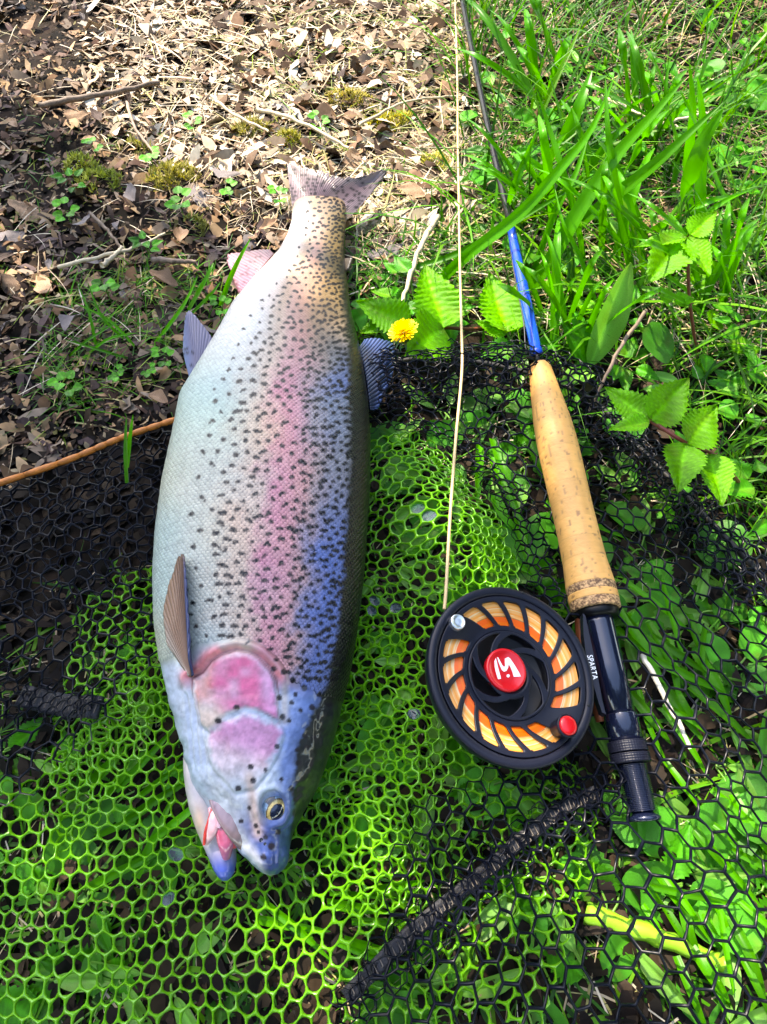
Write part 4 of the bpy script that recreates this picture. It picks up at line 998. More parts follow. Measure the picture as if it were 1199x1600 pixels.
LANDMARKS = [('trout tail', 530, 290), ('pink anal fin', 390, 425), ('blue pelvic fin', 310, 540), ('dark dorsal fin', 595, 590), ('dandelion flower', 628, 517), ('cork handle top', 848, 590), ('cork handle middle', 885, 760), ('blue rod blank', 818, 450), ('black rod blank', 768, 230), ('fly reel', 800, 1050), ('rod butt', 1008, 1270), ('orange hoop cord', 190, 690), ('yellowish moss cushion', 270, 275), ('bright yellow moss patch', 612, 188), ('green moss patch', 160, 285), ('dark corner twig', 150, 150), ('long pale stalk', 180, 395), ('short thick grey stick', 275, 408), ('tall bramble sprig', 1040, 390), ('red-stalked bramble shoot', 1060, 690), ('pale lance leaf', 955, 490), ('lime green stem', 980, 1450), ('whitish dry stem', 1040, 1095), ('trout mouth', 350, 1300), ('trout gill cover', 370, 1080), ('left seam tape', 120, 1100), ('long seam tape', 790, 1340), ('upper right grass blades', 1080, 200), ('left edge grass tuft', 150, 510), ('cream fly line', 716, 330), ('broad bramble leaves', 670, 480), ('pectoral fin', 280, 960), ('thin bent twig', 215, 205), ('bleached straw stalk', 470, 190)]
def where(px, py):
    n, x, y = min(LANDMARKS, key=lambda q: math.hypot(q[1] - px, q[2] - py)); dx, dy = px - x, py - y; d = math.hypot(dx, dy)
    v = 'above' if dy < -.45 * d else ('below' if dy > .45 * d else ''); h = 'left' if dx < -.45 * d else ('right' if dx > .45 * d else '')
    r = (v + (' and ' if v and h else '') + h) or 'beside'; r = r + (' of' if h else '')
    return ('close ' if d < 35 else ('' if d < 80 else 'well ')) + r + ' the ' + n
# big grass blades: groups that stand together
def blade(parent, pts, w, seed=0, mt='blade', name='blade'):
    P = resample(pts, 22); T = np.gradient(P, axis=0); T /= np.linalg.norm(T, axis=1)[:, None]
    view = np.array(CAM) - P; view /= np.linalg.norm(view, axis=1)[:, None]
    upv = np.array([.25 * math.sin(seed * 2.1), -.45, .85]); S = np.cross(T, upv); S /= np.linalg.norm(S, axis=1)[:, None] + 1e-9; Nn = np.cross(S, T)
    V = []
    for i in range(22):
        t = i / 21; ww = w * (math.sin(PI * min(1, .25 + t * .75)) ** .7 if t > .33 else .80 + .6 * t) * (1 - .25 * t) * .5
        if i == 21: ww = w * .02
        for s in (-1, -.5, 0, .5, 1): V.append(P[i] + S[i] * s * ww + Nn[i] * (abs(s) * ww * .28 - (.0002 if s == 0 else 0)))
    return part(name, V, gridF(22, 5), M[mt], parent)
def bl(parent, px, w, seed=0, mt='blade'):
    mid = px[len(px) // 2]; blade(parent, [W(x, y, z) for x, y, z in px], w * mpp(mid[1], mid[2]), seed, mt)
g = plant('grass_tuft', W(690, 440, 0), 'long grass blades arching from upper right down across the blue rod blank', 'grass tuft')
bl(g, [(690, 436, .012), (735, 395, .035), (808, 338, .060), (870, 270, .085), (925, 200, .10), (960, 120, .11)], 21, 1)
bl(g, [(828, 452, .01), (862, 405, .035), (905, 330, .065), (962, 245, .095), (1020, 180, .12), (1072, 120, .14)], 27, 2)
bl(g, [(890, 362, .02), (945, 318, .05), (1010, 268, .08), (1062, 222, .10), (1130, 160, .12)], 22, 3)
bl(g, [(640, 420, .01), (700, 402, .02), (770, 368, .04), (850, 320, .06), (960, 255, .07)], 11, 4)
g = plant('grass_tuft', W(905, 420, 0), 'upright grass blades crossing above the end of the rod', 'grass tuft')
bl(g, [(985, 425, .01), (972, 350, .05), (960, 280, .08), (950, 205, .11), (946, 120, .13)], 15, 5)
bl(g, [(912, 410, .01), (900, 340, .05), (880, 270, .08), (858, 200, .10), (838, 140, .12)], 13, 6)
bl(g, [(783, 352, .01), (800, 300, .05), (820, 250, .07), (840, 203, .09)], 14, 7)
bl(g, [(868, 250, .02), (885, 215, .05), (905, 165, .075), (925, 110, .09)], 26, 8)
bl(g, [(835, 420, .01), (868, 330, .05), (900, 270, .07), (925, 190, .09)], 12, 9)
bl(g, [(930, 470, .01), (905, 400, .04), (880, 350, .06), (866, 290, .07)], 10, 10)
g = plant('grass_tuft', W(1075, 330, 0), 'tall grass blades standing at the upper right corner', 'grass tuft')
bl(g, [(1078, 340, .01), (1074, 260, .05), (1082, 180, .09), (1078, 100, .12)], 18, 11)
bl(g, [(1056, 342, .03), (1072, 290, .07), (1096, 225, .10), (1130, 170, .12)], 34, 12)
bl(g, [(1050, 300, .01), (1058, 230, .04), (1040, 160, .08), (1046, 90, .1)], 13, 13)
bl(g, [(1100, 400, .02), (1094, 300, .06), (1098, 200, .1), (1090, 120, .13)], 20, 14)
bl(g, [(1150, 350, .01), (1110, 260, .06), (1085, 190, .1), (1062, 140, .12)], 12, 15)
def clump(label, cx, cy, n, seed):
    g = plant('grass_tuft', W(cx, cy, 0), label, 'grass tuft'); q = random.Random(seed)
    for k in range(n):
        x, y = cx + q.gauss(0, 26), cy + q.gauss(0, 16); a = math.radians(q.choice([q.uniform(25, 80), q.uniform(60, 120), q.uniform(100, 150)])); L = q.uniform(90, 230); z = q.uniform(.05, .10)
        bl(g, [(x, y, .003), (x + L * .35 * math.cos(a), y - L * .4 * math.sin(a), z * .6), (x + L * .75 * math.cos(a), y - L * .75 * math.sin(a), z), (x + L * 1.05 * math.cos(a), y - L * .9 * math.sin(a), z * .9)], q.uniform(8, 19), k + seed)
clump('dense grass blades behind the top of the blue blank', 900, 330, 13, 1)
clump('dense grass blades fanning out beside the tall bramble sprig', 985, 400, 13, 2)
clump('broad grass blades growing at the top right behind straw stalks', 1010, 210, 12, 3)
clump('grass blades crowding the right edge above the bramble shoot', 1120, 480, 12, 4)
clump('short broad grass blades between the blank and the pale lance leaf', 880, 520, 11, 5)
clump('grass blades at the top beside the black blank', 850, 160, 9, 6)
g = plant('grass_tuft', W(385, 450, 0), 'few green grass blades rising behind the pink anal fin', 'grass tuft')
bl(g, [(345, 478, .004), (358, 440, .025), (374, 405, .04), (392, 372, .05)], 9, 1); bl(g, [(295, 485, .004), (312, 455, .02), (328, 425, .03), (334, 410, .032)], 9, 2); bl(g, [(300, 490, .004), (330, 460, .02), (345, 440, .025)], 6, 3); bl(g, [(240, 540, .004), (285, 480, .02), (310, 430, .03)], 6, 4)
g = plant('grass_tuft', W(200, 690, 0), 'two grass blades poking up through the black mesh at left', 'grass tuft')
bl(g, [(199, 755, .02), (197, 715, .03), (197, 680, .038), (198, 650, .045)], 8, 5); bl(g, [(199, 730, .02), (203, 690, .032), (208, 648, .042)], 8, 6)
g = plant('grass_tuft', W(140, 510, 0), 'thin grass blades sprawling over dark leaves at the left edge', 'grass tuft')
for k, q in enumerate([[(195, 530, .004), (160, 495, .02), (137, 440, .035)], [(150, 540, .004), (140, 490, .02), (120, 440, .03)], [(210, 540, .004), (170, 500, .015), (110, 470, .02)], [(130, 560, .004), (170, 530, .015), (215, 520, .012)], [(200, 560, .003), (150, 545, .012), (100, 530, .014)], [(105, 560, .003), (140, 530, .015), (190, 500, .02)]]): bl(g, q, 5, k)

def lying(label, x0, y0, x1, y1, n, ang, seed):
    g = plant('grass_tuft', W((x0 + x1) / 2, (y0 + y1) / 2, 0), label, 'grass tuft'); q = random.Random(seed)
    for k in range(n):
        x, y = q.uniform(x0, x1), q.uniform(y0, y1); a = math.radians(ang + q.gauss(0, 16)); L = q.uniform(70, 150); z = q.uniform(.003, .009)
        bl(g, [(x, y, z), (x + L * .5 * math.cos(a) + q.uniform(-6, 6), y + L * .5 * math.sin(a), z + .004), (x + L * math.cos(a), y + L * math.sin(a), z)], q.uniform(10, 20), k)
lying('broad grass blades flattened under black mesh right of the reel seat', 960, 900, 1110, 1110, 22, 50, 1)
lying('broad grass blades flattened under black mesh at the lower right corner', 1000, 1180, 1160, 1500, 24, 58, 2)
lying('grass blades lying under green mesh below the trout mouth', 330, 1380, 620, 1480, 9, 25, 3)
lying('grass blades lying under green mesh left of the trout head', 110, 1200, 250, 1400, 9, -40, 4)
lying('grass blades flattened under black mesh left of the cork handle', 720, 650, 860, 860, 12, 60, 5)

# random weeds: on the right bank, and pressed flat beneath the meshes
RIGHT = [(560, 560), (545, 440), (640, 400), (740, 300), (775, 120), (770, -80), (1300, -80), (1300, 1000), (1180, 900), (1090, 780), (1000, 680), (930, 590), (830, 560)]
UNDER = [(560, 700), (600, 590), (830, 600), (930, 650), (1010, 730), (1110, 840), (1260, 1000), (1260, 1680), (560, 1680), (600, 1450), (560, 1200)]
UNDERL = [(-80, 1150), (100, 1180), (230, 1020), (330, 1300), (420, 1400), (560, 1330), (600, 1680), (-80, 1680)]
def sample(poly, n, rr, ywt=None):
    xs = [q[0] for q in poly]; ys = [q[1] for q in poly]; out = []
    while len(out) < n:
        x, y = rr.uniform(min(xs), max(xs)), rr.uniform(min(ys), max(ys))
        if inpoly(np.array([x]), np.array([y]), poly)[0] and rr.random() < min(1, (mpp(y) / .0006) ** 2): out.append((x, y))
    return out
def weed(x, y, rr, h, spread, n, kinds, label, group, lo=.012, hi=.03):
    b = W(x, y, 0); b.z = float(gh(b.x, b.y)); p = plant('leafy_weed', b, label + ', ' + where(x, y), 'plant', group)
    for k in range(n):
        a = rr.uniform(0, 2 * PI); st = rr.uniform(.2, .8) * spread; zz = b.z + h * rr.uniform(.35, 1); L = rr.uniform(lo, hi)
        q = Vector((b.x + st * math.cos(a), b.y + st * math.sin(a), zz)); t = q + Vector((L * math.cos(a), L * math.sin(a), rr.uniform(-.25, .25) * L))
        put_leaf(p, q, t, rr.choice(kinds), rr.randrange(3), rr.uniform(.75, 1.25), rr.uniform(-.4, .4), (0, -.3, 1))
        if k < 3: tube('stem', [b, b.lerp(q, .6) + Vector((0, 0, .004)), q], .0006, M['stem_green'], p, 5)
rr = random.Random(17)
for (x, y) in sample(RIGHT, 96, rr):
    k = rr.choice([0, 0, 1, 2]); weed(x, y, rr, rr.uniform(.015, .04) if y < 560 or x > 960 else .015, .022, rr.randint(4, 7), (['herb'], ['herb', 'bramble'], ['lance', 'round'])[min(k, 2)], ('small toothed weed', 'bushy notched weed', 'smooth narrow-leaved weed')[min(k, 2)], 'weeds among the bank grass', .010, .026)
for (x, y) in sample(UNDER, 80, rr): weed(x, y, rr, .007, .02, rr.randint(3, 5), ['herb', 'lance', 'round', 'lance'], 'flattened weed under black mesh', 'weeds pressed under the net', .018, .036)
for (x, y) in sample(UNDERL, 26, rr): weed(x, y, rr, .006, .02, rr.randint(2, 4), ['herb', 'lance', 'round'], 'flattened weed under green mesh', 'weeds pressed under the net', .016, .030)
# little plants on the leaf litter, at their places
for (x, y, s, lb) in [(285, 330, 22, 'small clover-like seedling left of the tail, on brown leaves'), (360, 312, 15, 'tiny green seedling nearest the left tip of the tail'), (118, 296, 26, 'green sprig at the left edge beside bright moss'), (190, 600, 14, 'three-leaved seedling on dark leaves above the orange hoop cord'), (240, 595, 12, 'pale seedling in the grass below the blue pelvic fin'), (112, 612, 22, 'dark green sprig low at the left edge above the hoop'), (232, 395, 26, 'small nettle-like seedling in the middle of the leaf litter'), (110, 345, 20, 'leafy sprig under the moss at the left edge'), (350, 490, 16, 'small round-leaved plant tucked behind the pelvic fin'), (500, 205, 16, 'small green shoot above the tail in dry straw'), (240, 260, 16, 'yellowish seedling beside the moss cushion'), (305, 205, 14, 'tiny bright seedling right of the thin bent twig'), (438, 318, 15, 'small seedling left of the tail root'), (170, 462, 20, 'pale seedling among the left edge grass'), (262, 570, 16, 'dark seedling left of the pelvic fin base'), (150, 240, 14, 'tiny seedling above the left moss')]:
    b = W(x, y, .004); p = plant('seedling', b, lb, 'seedling'); n = 6; m_ = mpp(y)
    for k in range(n):
        a = k * 2.4 + x; q = b + Vector((math.cos(a), math.sin(a), 0)) * (s * .35 * m_) + Vector((0, 0, .006 + .004 * (k % 3))); t = q + Vector((math.cos(a), math.sin(a), .15)) * (s * .75 * m_)
        put_leaf(p, q, t, 'clover' if s < 24 else 'herb', k, 1., 0)
    tube('stem', [b - Vector((0, 0, .006)), b + Vector((0, 0, .008))], .0006, M['stem_green'], p, 5)

# ------------------------------------------------------------------ leaf litter, straw, grass, moss
def dead_leaf(seed, kind):
    rr = np.random.RandomState(seed); nl, nw = 9, 7; V = []
    cl, cw = rr.uniform(-.5, .7), rr.uniform(-1.3, 1.8); lob = rr.uniform(0, .25); ph = rr.uniform(0, 6)
    for i in range(nl):
        t = i / (nl - 1); w = (.36 if kind else .24) * math.sin(PI * min(.97, .04 + t)) ** .7 * (1 + lob * math.sin(t * 11 + ph)); w = max(w, .012)
        for k in range(nw):
            q = (k - 3) / 3; x = q * w; y = t - .5 + .05 * abs(q) * math.sin(ph)
            z = cl * (t - .5) ** 2 * .6 + cw * x * x * 1.2 + .025 * math.sin(9 * t + 4 * q + ph) + .018 * rr.uniform(-1, 1) - (.02 if k == 3 else 0)
            V.append((x + .06 * math.sin(t * 5 + ph), y, z))
    return V, gridF(nl, nw)
LEAFBED = [(-60, -90), (1260, -90), (1260, 300), (1000, 420), (760, 480), (560, 520), (420, 640), (300, 640), (100, 735), (-80, 790)]
def litter():
    mats = [('litter', 'brown'), ('litter_dark', 'blackish brown'), ('litter_grey', 'grey')]; meshes = []
    for v in range(7):
        for mk, cn in mats:
            V, F = dead_leaf(100 + v, v % 2); meshes.append((mkmesh('dead_leaf', V, F, M[mk]), cn, v % 2))
    rr = random.Random(23)
    pts = [(rr.uniform(-60, 620), rr.uniform(-60, 640)) for _ in range(3000)]
    pts = [(x, y) for x, y in pts if inpoly(np.array([x]), np.array([y]), LEAFBED)[0] and rr.random() < min(1, (mpp(y) / .00066) ** 2) and not (x > 470 and y > 420)][:225] + sample([(560, -70), (1250, -70), (1250, 380), (860, 440), (600, 520), (560, 300)], 62, rr)
    for x, y in pts:
        w = rr.choices([0, 1, 2], [5, 4 if y > 300 else 2, 2])[0]; me, cn, br = meshes[rr.randrange(7) * 3 + w]
        b = W(x, y, 0); b.z = float(gh(b.x, b.y)) + rr.uniform(.003, .009); s = rr.choice([rr.uniform(.010, .020), rr.uniform(.010, .020), rr.uniform(.018, .040)])
        o = bpy.data.objects.new('dead_leaf', me); COL.objects.link(o); o.location = b; o.scale = (s, s, s); o.rotation_euler = (rr.gauss(0, .35), rr.gauss(0, .35), rr.uniform(0, 6.28))
        tag(o, '%s%s %s dead leaf, ' % (('big ' if s > .032 else ('tiny ' if s < .016 else '')), ('broad' if br else 'narrow'), cn) + where(x, y), 'dead leaf', 'dead leaves on the soil')
litter()
for q, (x, y, sz, az, wd, mk, br, lb) in enumerate([(355, 268, 46, 1.35, .9, 'litter_grey', 1, 'big curled grey dead leaf with dark gap beneath, left of the tail'), (205, 300, 34, .3, .8, 'litter_grey', 1, 'crumpled bluish grey dead leaf below the yellowish moss cushion'), (282, 366, 44, .2, .7, 'litter', 1, 'upright brown dead leaf between moss cushion and grey stick'), (130, 344, 34, -.5, .9, 'litter_grey', 0, 'pale triangular dead leaf at the left above the leaning twig'), (255, 436, 48, 1.2, .8, 'litter', 1, 'wide reddish brown dead leaf under the short grey stick'), (112, 502, 42, -.3, .9, 'litter_grey', 1, 'large ribbed grey dead leaf at the left edge beside grass'), (246, 622, 40, 1.0, .8, 'litter', 1, 'flat brown dead leaf just above the orange hoop cord'), (642, 296, 44, 1.4, .8, 'litter', 1, 'sunlit tan dead leaf between tail tip and fly line'), (250, 330, 30, .9, .6, 'litter_dark', 0, 'dark curled dead leaf touching the moss cushion'), (420, 352, 30, 2.2, .7, 'litter', 1, 'brown dead leaf touching the trout peduncle'), (150, 180, 30, .8, .7, 'litter_dark', 1, 'dark dead leaf tucked under the corner twig'), (235, 175, 26, 2.5, .8, 'litter', 1, 'tan dead leaf beside the thin bent twig'), (330, 240, 30, 1.8, .6, 'litter', 0, 'narrow tan dead leaf above the curled grey leaf')]):
    V, F = dead_leaf(300 + q, br); o = link('dead_leaf', mkmesh('dead_leaf', V, F, M[mk])); k = sz * mpp(y); o.location = W(x, y, .013); o.scale = (k * wd, k, k); o.rotation_euler = (.25 * math.sin(q * 2.), .3 * math.cos(q * 3.), az); tag(o, lb, 'dead leaf', 'dead leaves on the soil')
def scatter_quads(name, n, poly, smin, smax, asp, palette, mt, seed, zlo, zhi, tilt=.5, dens=None):
    rr = np.random.RandomState(seed); pr = random.Random(seed); P = np.array(sample(poly, n, pr)); b = WN(P[:, 0], P[:, 1], 0.)
    n = len(b); b[:, 2] = gh(b[:, 0], b[:, 1]) + rr.uniform(zlo, zhi, n); s = rr.uniform(smin, smax, n) ; w = s * rr.uniform(asp[0], asp[1], n); az = rr.uniform(0, 2 * PI, n)
    d = np.stack([np.cos(az), np.sin(az), rr.normal(0, tilt * .6, n)], -1); d /= np.linalg.norm(d, axis=1)[:, None]
    x = np.stack([-np.sin(az), np.cos(az), rr.normal(0, tilt, n)], -1); nrm = np.cross(d, x); V = []
    for k in range(4):
        t = k / 3; ww = w * (.25 if k == 0 else (1 if k < 3 else .3)) * rr.uniform(.7, 1.2, n)
        c = b + d * (s * (t - .5))[:, None] + nrm * (s * rr.uniform(-.15, .15, n))[:, None] * (k in (1, 2))
        V += [c - x * ww[:, None], c + x * ww[:, None]]
    V = np.stack(V, 1); base = np.arange(n)[:, None] * 8; F = np.concatenate([np.concatenate([base + 2 * k, base + 2 * k + 1, base + 2 * k + 3, base + 2 * k + 2], 1) for k in range(3)])
    pal = np.array(palette); c = pal[rr.randint(0, len(pal), n)] * rr.uniform(.6, 1.35, (n, 1)); C = np.repeat(c, 8, 0)
    o = part(name, V.reshape(-1, 3), F, mt, None, np.clip(C, 0, .85)); o['kind'] = 'stuff'; return o
scatter_quads('leaf_litter', 6500, LEAFBED, .004, .022, (.05, .24), [(.17, .095, .05), (.26, .16, .085), (.09, .05, .035), (.04, .025, .02), (.20, .15, .11), (.30, .20, .11), (.10, .065, .06)], M['litter_attr'], 3, 0, .007)
scatter_quads('leaf_litter', 3000, [(150, -90), (760, -90), (760, 330), (640, 380), (330, 280), (120, 180)], .006, .030, (.04, .2), [(.46, .36, .25), (.55, .44, .31), (.34, .25, .17), (.62, .55, .44), (.22, .15, .10)], M['litter_attr'], 4, .002, .010)
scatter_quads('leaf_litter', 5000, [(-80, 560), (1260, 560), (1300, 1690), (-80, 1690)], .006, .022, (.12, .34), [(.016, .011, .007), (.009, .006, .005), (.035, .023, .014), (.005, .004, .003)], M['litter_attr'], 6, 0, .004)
def blades(name, n, poly, L, wid, h, palette, mt, seed, clump=0, lean=(.2, 1.), zoff=0., lift=1.):
    rr = np.random.RandomState(seed); pr = random.Random(seed)
    if clump:
        cpt = np.array(sample(poly, clump, pr)); cb = WN(cpt[:, 0], cpt[:, 1], 0.); b = cb[rr.randint(0, clump, n)] + rr.normal(0, .010, (n, 3))
    else:
        P = np.array(sample(poly, n, pr)); b = WN(P[:, 0], P[:, 1], 0.)
    b[:, 2] = gh(b[:, 0], b[:, 1]) + zoff; ln = rr.uniform(*L, n); w = rr.uniform(*wid, n) / 2; az = rr.uniform(0, 2 * PI, n); le = rr.uniform(*lean, n); droop = rr.uniform(.1, 1., n)
    d = np.stack([np.cos(az), np.sin(az), 0 * az], -1); sd = np.stack([-np.sin(az), np.cos(az), rr.uniform(-.3, .3, n)], -1); V = []
    for k in range(6):
        t = k / 5; out = ln * (le * t + .25 * droop * t * t); up = ln * h * lift * (t * (1 - .5 * le) - .45 * droop * t * t)
        c = b + d * out[:, None]; c[:, 2] += np.maximum(up, .0005); c += sd * (ln * .06 * np.sin(t * 3 + az))[:, None]
        ww = w * (1 - t ** 2.2 * .96); V += [c - sd * ww[:, None], c + sd * ww[:, None]]
    V = np.stack(V, 1); base = np.arange(n)[:, None] * 12; F = np.concatenate([np.concatenate([base + 2 * k, base + 2 * k + 1, base + 2 * k + 3, base + 2 * k + 2], 1) for k in range(5)])
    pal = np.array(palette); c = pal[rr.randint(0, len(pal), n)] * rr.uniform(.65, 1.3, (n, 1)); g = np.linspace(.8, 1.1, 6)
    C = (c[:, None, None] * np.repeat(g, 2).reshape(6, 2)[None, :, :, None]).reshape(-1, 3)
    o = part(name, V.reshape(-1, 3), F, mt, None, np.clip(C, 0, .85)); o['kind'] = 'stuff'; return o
GP = [(.050, .22, .006), (.032, .15, .006), (.08, .28, .008), (.10, .29, .006), (.016, .085, .004)]
SP = [(.52, .42, .27), (.44, .33, .19), (.60, .52, .38), (.34, .24, .13), (.40, .36, .12)]
NEARR = [(560, 540), (550, 440), (640, 370), (720, 330), (780, 240), (770, -90), (1300, -90), (1300, 1000), (1180, 880), (1100, 770), (1000, 670), (930, 590), (840, 545), (700, 540), (640, 560)]
blades('grass', 3300, NEARR, (.02, .075), (.0008, .0024), .75, GP, M['grass'], 31, 420)
blades('grass', 900, [(700, 380), (760, -90), (1300, -90), (1300, 700), (960, 540), (860, 460)], (.08, .2), (.0014, .0036), .8, GP, M['grass'], 32, 110, (.15, .9))
blades('dry_grass', 1500, [(560, 420), (700, 200), (760, -90), (1300, -90), (1250, 600), (900, 520)], (.03, .13), (.0006, .0018), .35, SP, M['straw'], 33, 0, (.5, 1.))
blades('dry_grass', 1500, [(200, -90), (780, -90), (760, 330), (640, 360), (420, 260), (230, 200)], (.02, .10), (.0006, .0022), .15, SP, M['straw'], 34, 0, (.6, 1.), .006)
blades('dry_grass', 260, [(-60, -90), (430, -90), (440, 420), (280, 640), (-60, 700)], (.015, .06), (.0004, .0014), .15, SP, M['straw'], 37, 0, (.6, 1.), .005)
blades('grass', 750, [(90, 420), (330, 400), (370, 470), (290, 600), (80, 640)], (.012, .05), (.0006, .0016), .55, GP[:3] + [(.20, .30, .03)], M['grass'], 35, 60)
blades('grass', 330, [(-60, 150), (330, 200), (430, 420), (60, 460), (-60, 460)], (.01, .035), (.0005, .0014), .5, GP[:3] + [(.25, .30, .03)], M['grass'], 38, 40)
blades('grass', 420, [(530, 520), (545, 350), (640, 320), (720, 380), (720, 470), (600, 500)], (.012, .05), (.0006, .0016), .6, GP, M['grass'], 39, 50)
blades('grass', 1500, [(-80, 1000), (250, 900), (560, 700), (900, 640), (1260, 1000), (1300, 1690), (-80, 1690)], (.02, .09), (.0010, .0034), .12, GP, M['grass'], 36, 0, (.6, 1.), .0, .5)
blades('dry_grass', 900, [(-80, 1000), (250, 900), (560, 700), (900, 640), (1260, 1000), (1300, 1690), (-80, 1690)], (.02, .07), (.0005, .0014), .1, SP, M['straw'], 40, 0, (.6, 1.), .0, .5)

def moss(px, py, rx, ry, label, n, seed, yel):
    rr = np.random.RandomState(seed); c = W(px, py, .002); p = empty('moss_cushion', c); tag(p, label, 'moss'); m_ = mpp(py)
    r = np.sqrt(rr.uniform(0, 1, n)); a = rr.uniform(0, 2 * PI, n); x = c.x + r * np.cos(a) * rx * m_; y = c.y + r * np.sin(a) * ry * m_ * 1.4; keep = vnoise(x, y, 160, seed) > -.35 + r * .4
    x, y, r = x[keep], y[keep], r[keep]; n = len(x); z = gh(x, y) + .004 + .010 * (1 - r ** 2); az = rr.uniform(0, 2 * PI, n); L = rr.uniform(.002, .0055, n); V = []
    d = np.stack([np.cos(az), np.sin(az), rr.uniform(.2, 1.4, n)], -1) * L[:, None]; s = np.stack([-np.sin(az), np.cos(az), 0 * az], -1) * .0006; b = np.stack([x, y, z], -1)
    V = np.stack([b - s, b + s, b + d * .6 + s, b + d * .6 - s, b + d], 1); base = np.arange(n)[:, None] * 5
    F = [tuple(q) for q in np.concatenate([base, base + 1, base + 2, base + 3], 1).tolist()] + [tuple(q) for q in np.concatenate([base + 3, base + 2, base + 4], 1).tolist()]
    col = np.array(yel)[None] * rr.uniform(.5, 1.3, (n, 1)); o = part('moss_fronds', V.reshape(-1, 3), F, M['moss'], p, np.repeat(col, 5, 0)); o['kind'] = 'stuff'
scatter_quads('leaf_crumbs', 8000, LEAFBED, .0015, .006, (.12, .4), [(.10, .06, .035), (.05, .03, .02), (.20, .13, .075), (.03, .02, .014), (.30, .23, .14), (.14, .12, .04)], M['litter_attr'], 8, .004, .011)
scatter_quads('leaf_litter', 380, [(300, -90), (760, -90), (740, 330), (560, 300), (330, 250)], .010, .026, (.14, .3), [(.10, .06, .035), (.06, .036, .024), (.17, .10, .06)], M['litter_attr'], 9, .008, .012)
blades('grass', 420, [(330, -90), (760, -90), (740, 340), (600, 280), (420, 240)], (.02, .07), (.0005, .0014), .3, [(.20, .30, .02), (.28, .32, .03), (.10, .24, .01)], M['grass'], 52, 0, (.5, 1.), .006)
blades('dry_fibres', 2600, [(200, -90), (760, -90), (760, 330), (640, 430), (440, 420), (150, 220)], (.008, .04), (.0003, .0011), .25, SP + [(.24, .16, .10), (.16, .10, .07), (.3, .22, .15)], M['straw'], 51, 0, (.4, 1.), .005)
moss(270, 275, 42, 26, 'yellowish moss cushion left of the trout tail', 1300, 1, (.30, .27, .03))
moss(612, 188, 44, 18, 'bright yellow moss patch at the top beside the fly line', 1300, 2, (.46, .42, .02))
moss(160, 285, 40, 22, 'green and yellow moss patch at the upper left', 900, 3, (.24, .29, .02))
moss(395, 205, 34, 16, 'thin pale moss patch among straw above the tail', 600, 4, (.34, .31, .05))
moss(545, 160, 46, 14, 'thin yellow moss at the top edge in dry straw', 700, 5, (.42, .36, .05))

moss(128, 262, 26, 16, 'small bright moss tuft at the left edge', 500, 6, (.30, .34, .03))
moss(300, 352, 26, 14, 'small dull moss tuft left of the peduncle', 450, 7, (.20, .21, .03))
moss(450, 222, 30, 12, 'thin yellow moss just above the tail fin corner', 500, 8, (.38, .36, .04))
moss(210, 232, 26, 12, 'thin olive moss beside the thin bent twig', 400, 9, (.25, .24, .03))
moss(680, 250, 26, 18, 'yellowish moss left of the fly line', 500, 10, (.40, .38, .03))
def stick(name, pts, w, mt, label, cat, seed=0, group=None, n=8):
    P = resample([W(x, y, z) for x, y, z in pts], 18); rr = np.random.RandomState(seed); P += rr.normal(0, .0004, P.shape); mid = pts[len(pts) // 2]; r = w * mpp(mid[1], mid[2]) / 2
    rad = r * np.linspace(1.1, .7, 18) * rr.uniform(.88, 1.12, 18); V, F = tubeVF([Vector(p) for p in P], rad, n); o = part(name, V, F, mt, None, off=P[0]); o.location = P[0]; tag(o, label, cat, group); return o
M['pale_stick'] = mat('pale_stick', (.55, .45, .30), .6, noise=.25, nscale=200)
M['white_stem'] = mat('dry_white_stem', (.62, .58, .46), .55, noise=.15, nscale=200)
M['lime_stem'] = mat('lime_stem', (.26, .55, .03), .4, transl=.2, noise=.1, nscale=90)
stick('twig', [(60, 165, .008), (130, 152, .012), (190, 142, .012), (250, 128, .010)], 9, M['twig'], 'thick dark twig across the upper left corner', 'twig', 1)
stick('twig', [(198, 158, .012), (212, 200, .014), (242, 240, .010)], 5, M['twig'], 'thin bent twig below the thick corner twig', 'twig', 2)
stick('twig', [(90, 418, .008), (150, 402, .013), (205, 388, .012), (258, 366, .010)], 6, M['pale_stick'], 'long pale stalk lying across the left leaf litter', 'twig', 3)
stick('twig', [(140, 332, .010), (170, 362, .014), (190, 388, .013)], 6, M['twig'], 'brown twig leaning on the long pale stalk', 'twig', 4)
stick('twig', [(160, 416, .011), (176, 402, .013), (192, 386, .013)], 8, M['pale_stick'], 'short broken stick end under the brown leaning twig', 'twig', 5)
stick('twig', [(240, 406, .008), (275, 408, .010), (306, 409, .009)], 9, M['twig'], 'short thick grey stick left of the anal fin', 'twig', 6)
stick('twig', [(684, 338, .016), (655, 392, .018), (628, 476, .014)], 9, M['pale_stick'], 'pale hollow stalk pointing at the dandelion', 'twig', 7)
stick('twig', [(1010, 485, .05), (975, 535, .045), (945, 590, .035), (923, 642, .02)], 6, M['twig'], 'crooked brown twig rising beside the pale lance leaf', 'twig', 8)
stick('dry_stem', [(1004, 1022, .026), (1040, 1092, .027), (1080, 1168, .024)], 9, M['white_stem'], 'whitish dry stem lying on the black mesh right of the reel seat', 'stem', 9)
stick('green_stem', [(915, 1426, .004), (975, 1446, .005), (1060, 1476, .005), (1130, 1505, .004)], 32, M['lime_stem'], 'thick lime green stem under the mesh at the lower right', 'stem', 10)
stick('straw_stalk', [(560, 196, .014), (640, 158, .018), (720, 150, .014)], 4, M['pale_stick'], 'straw stalk beside the yellow moss at the top', 'straw', 11)
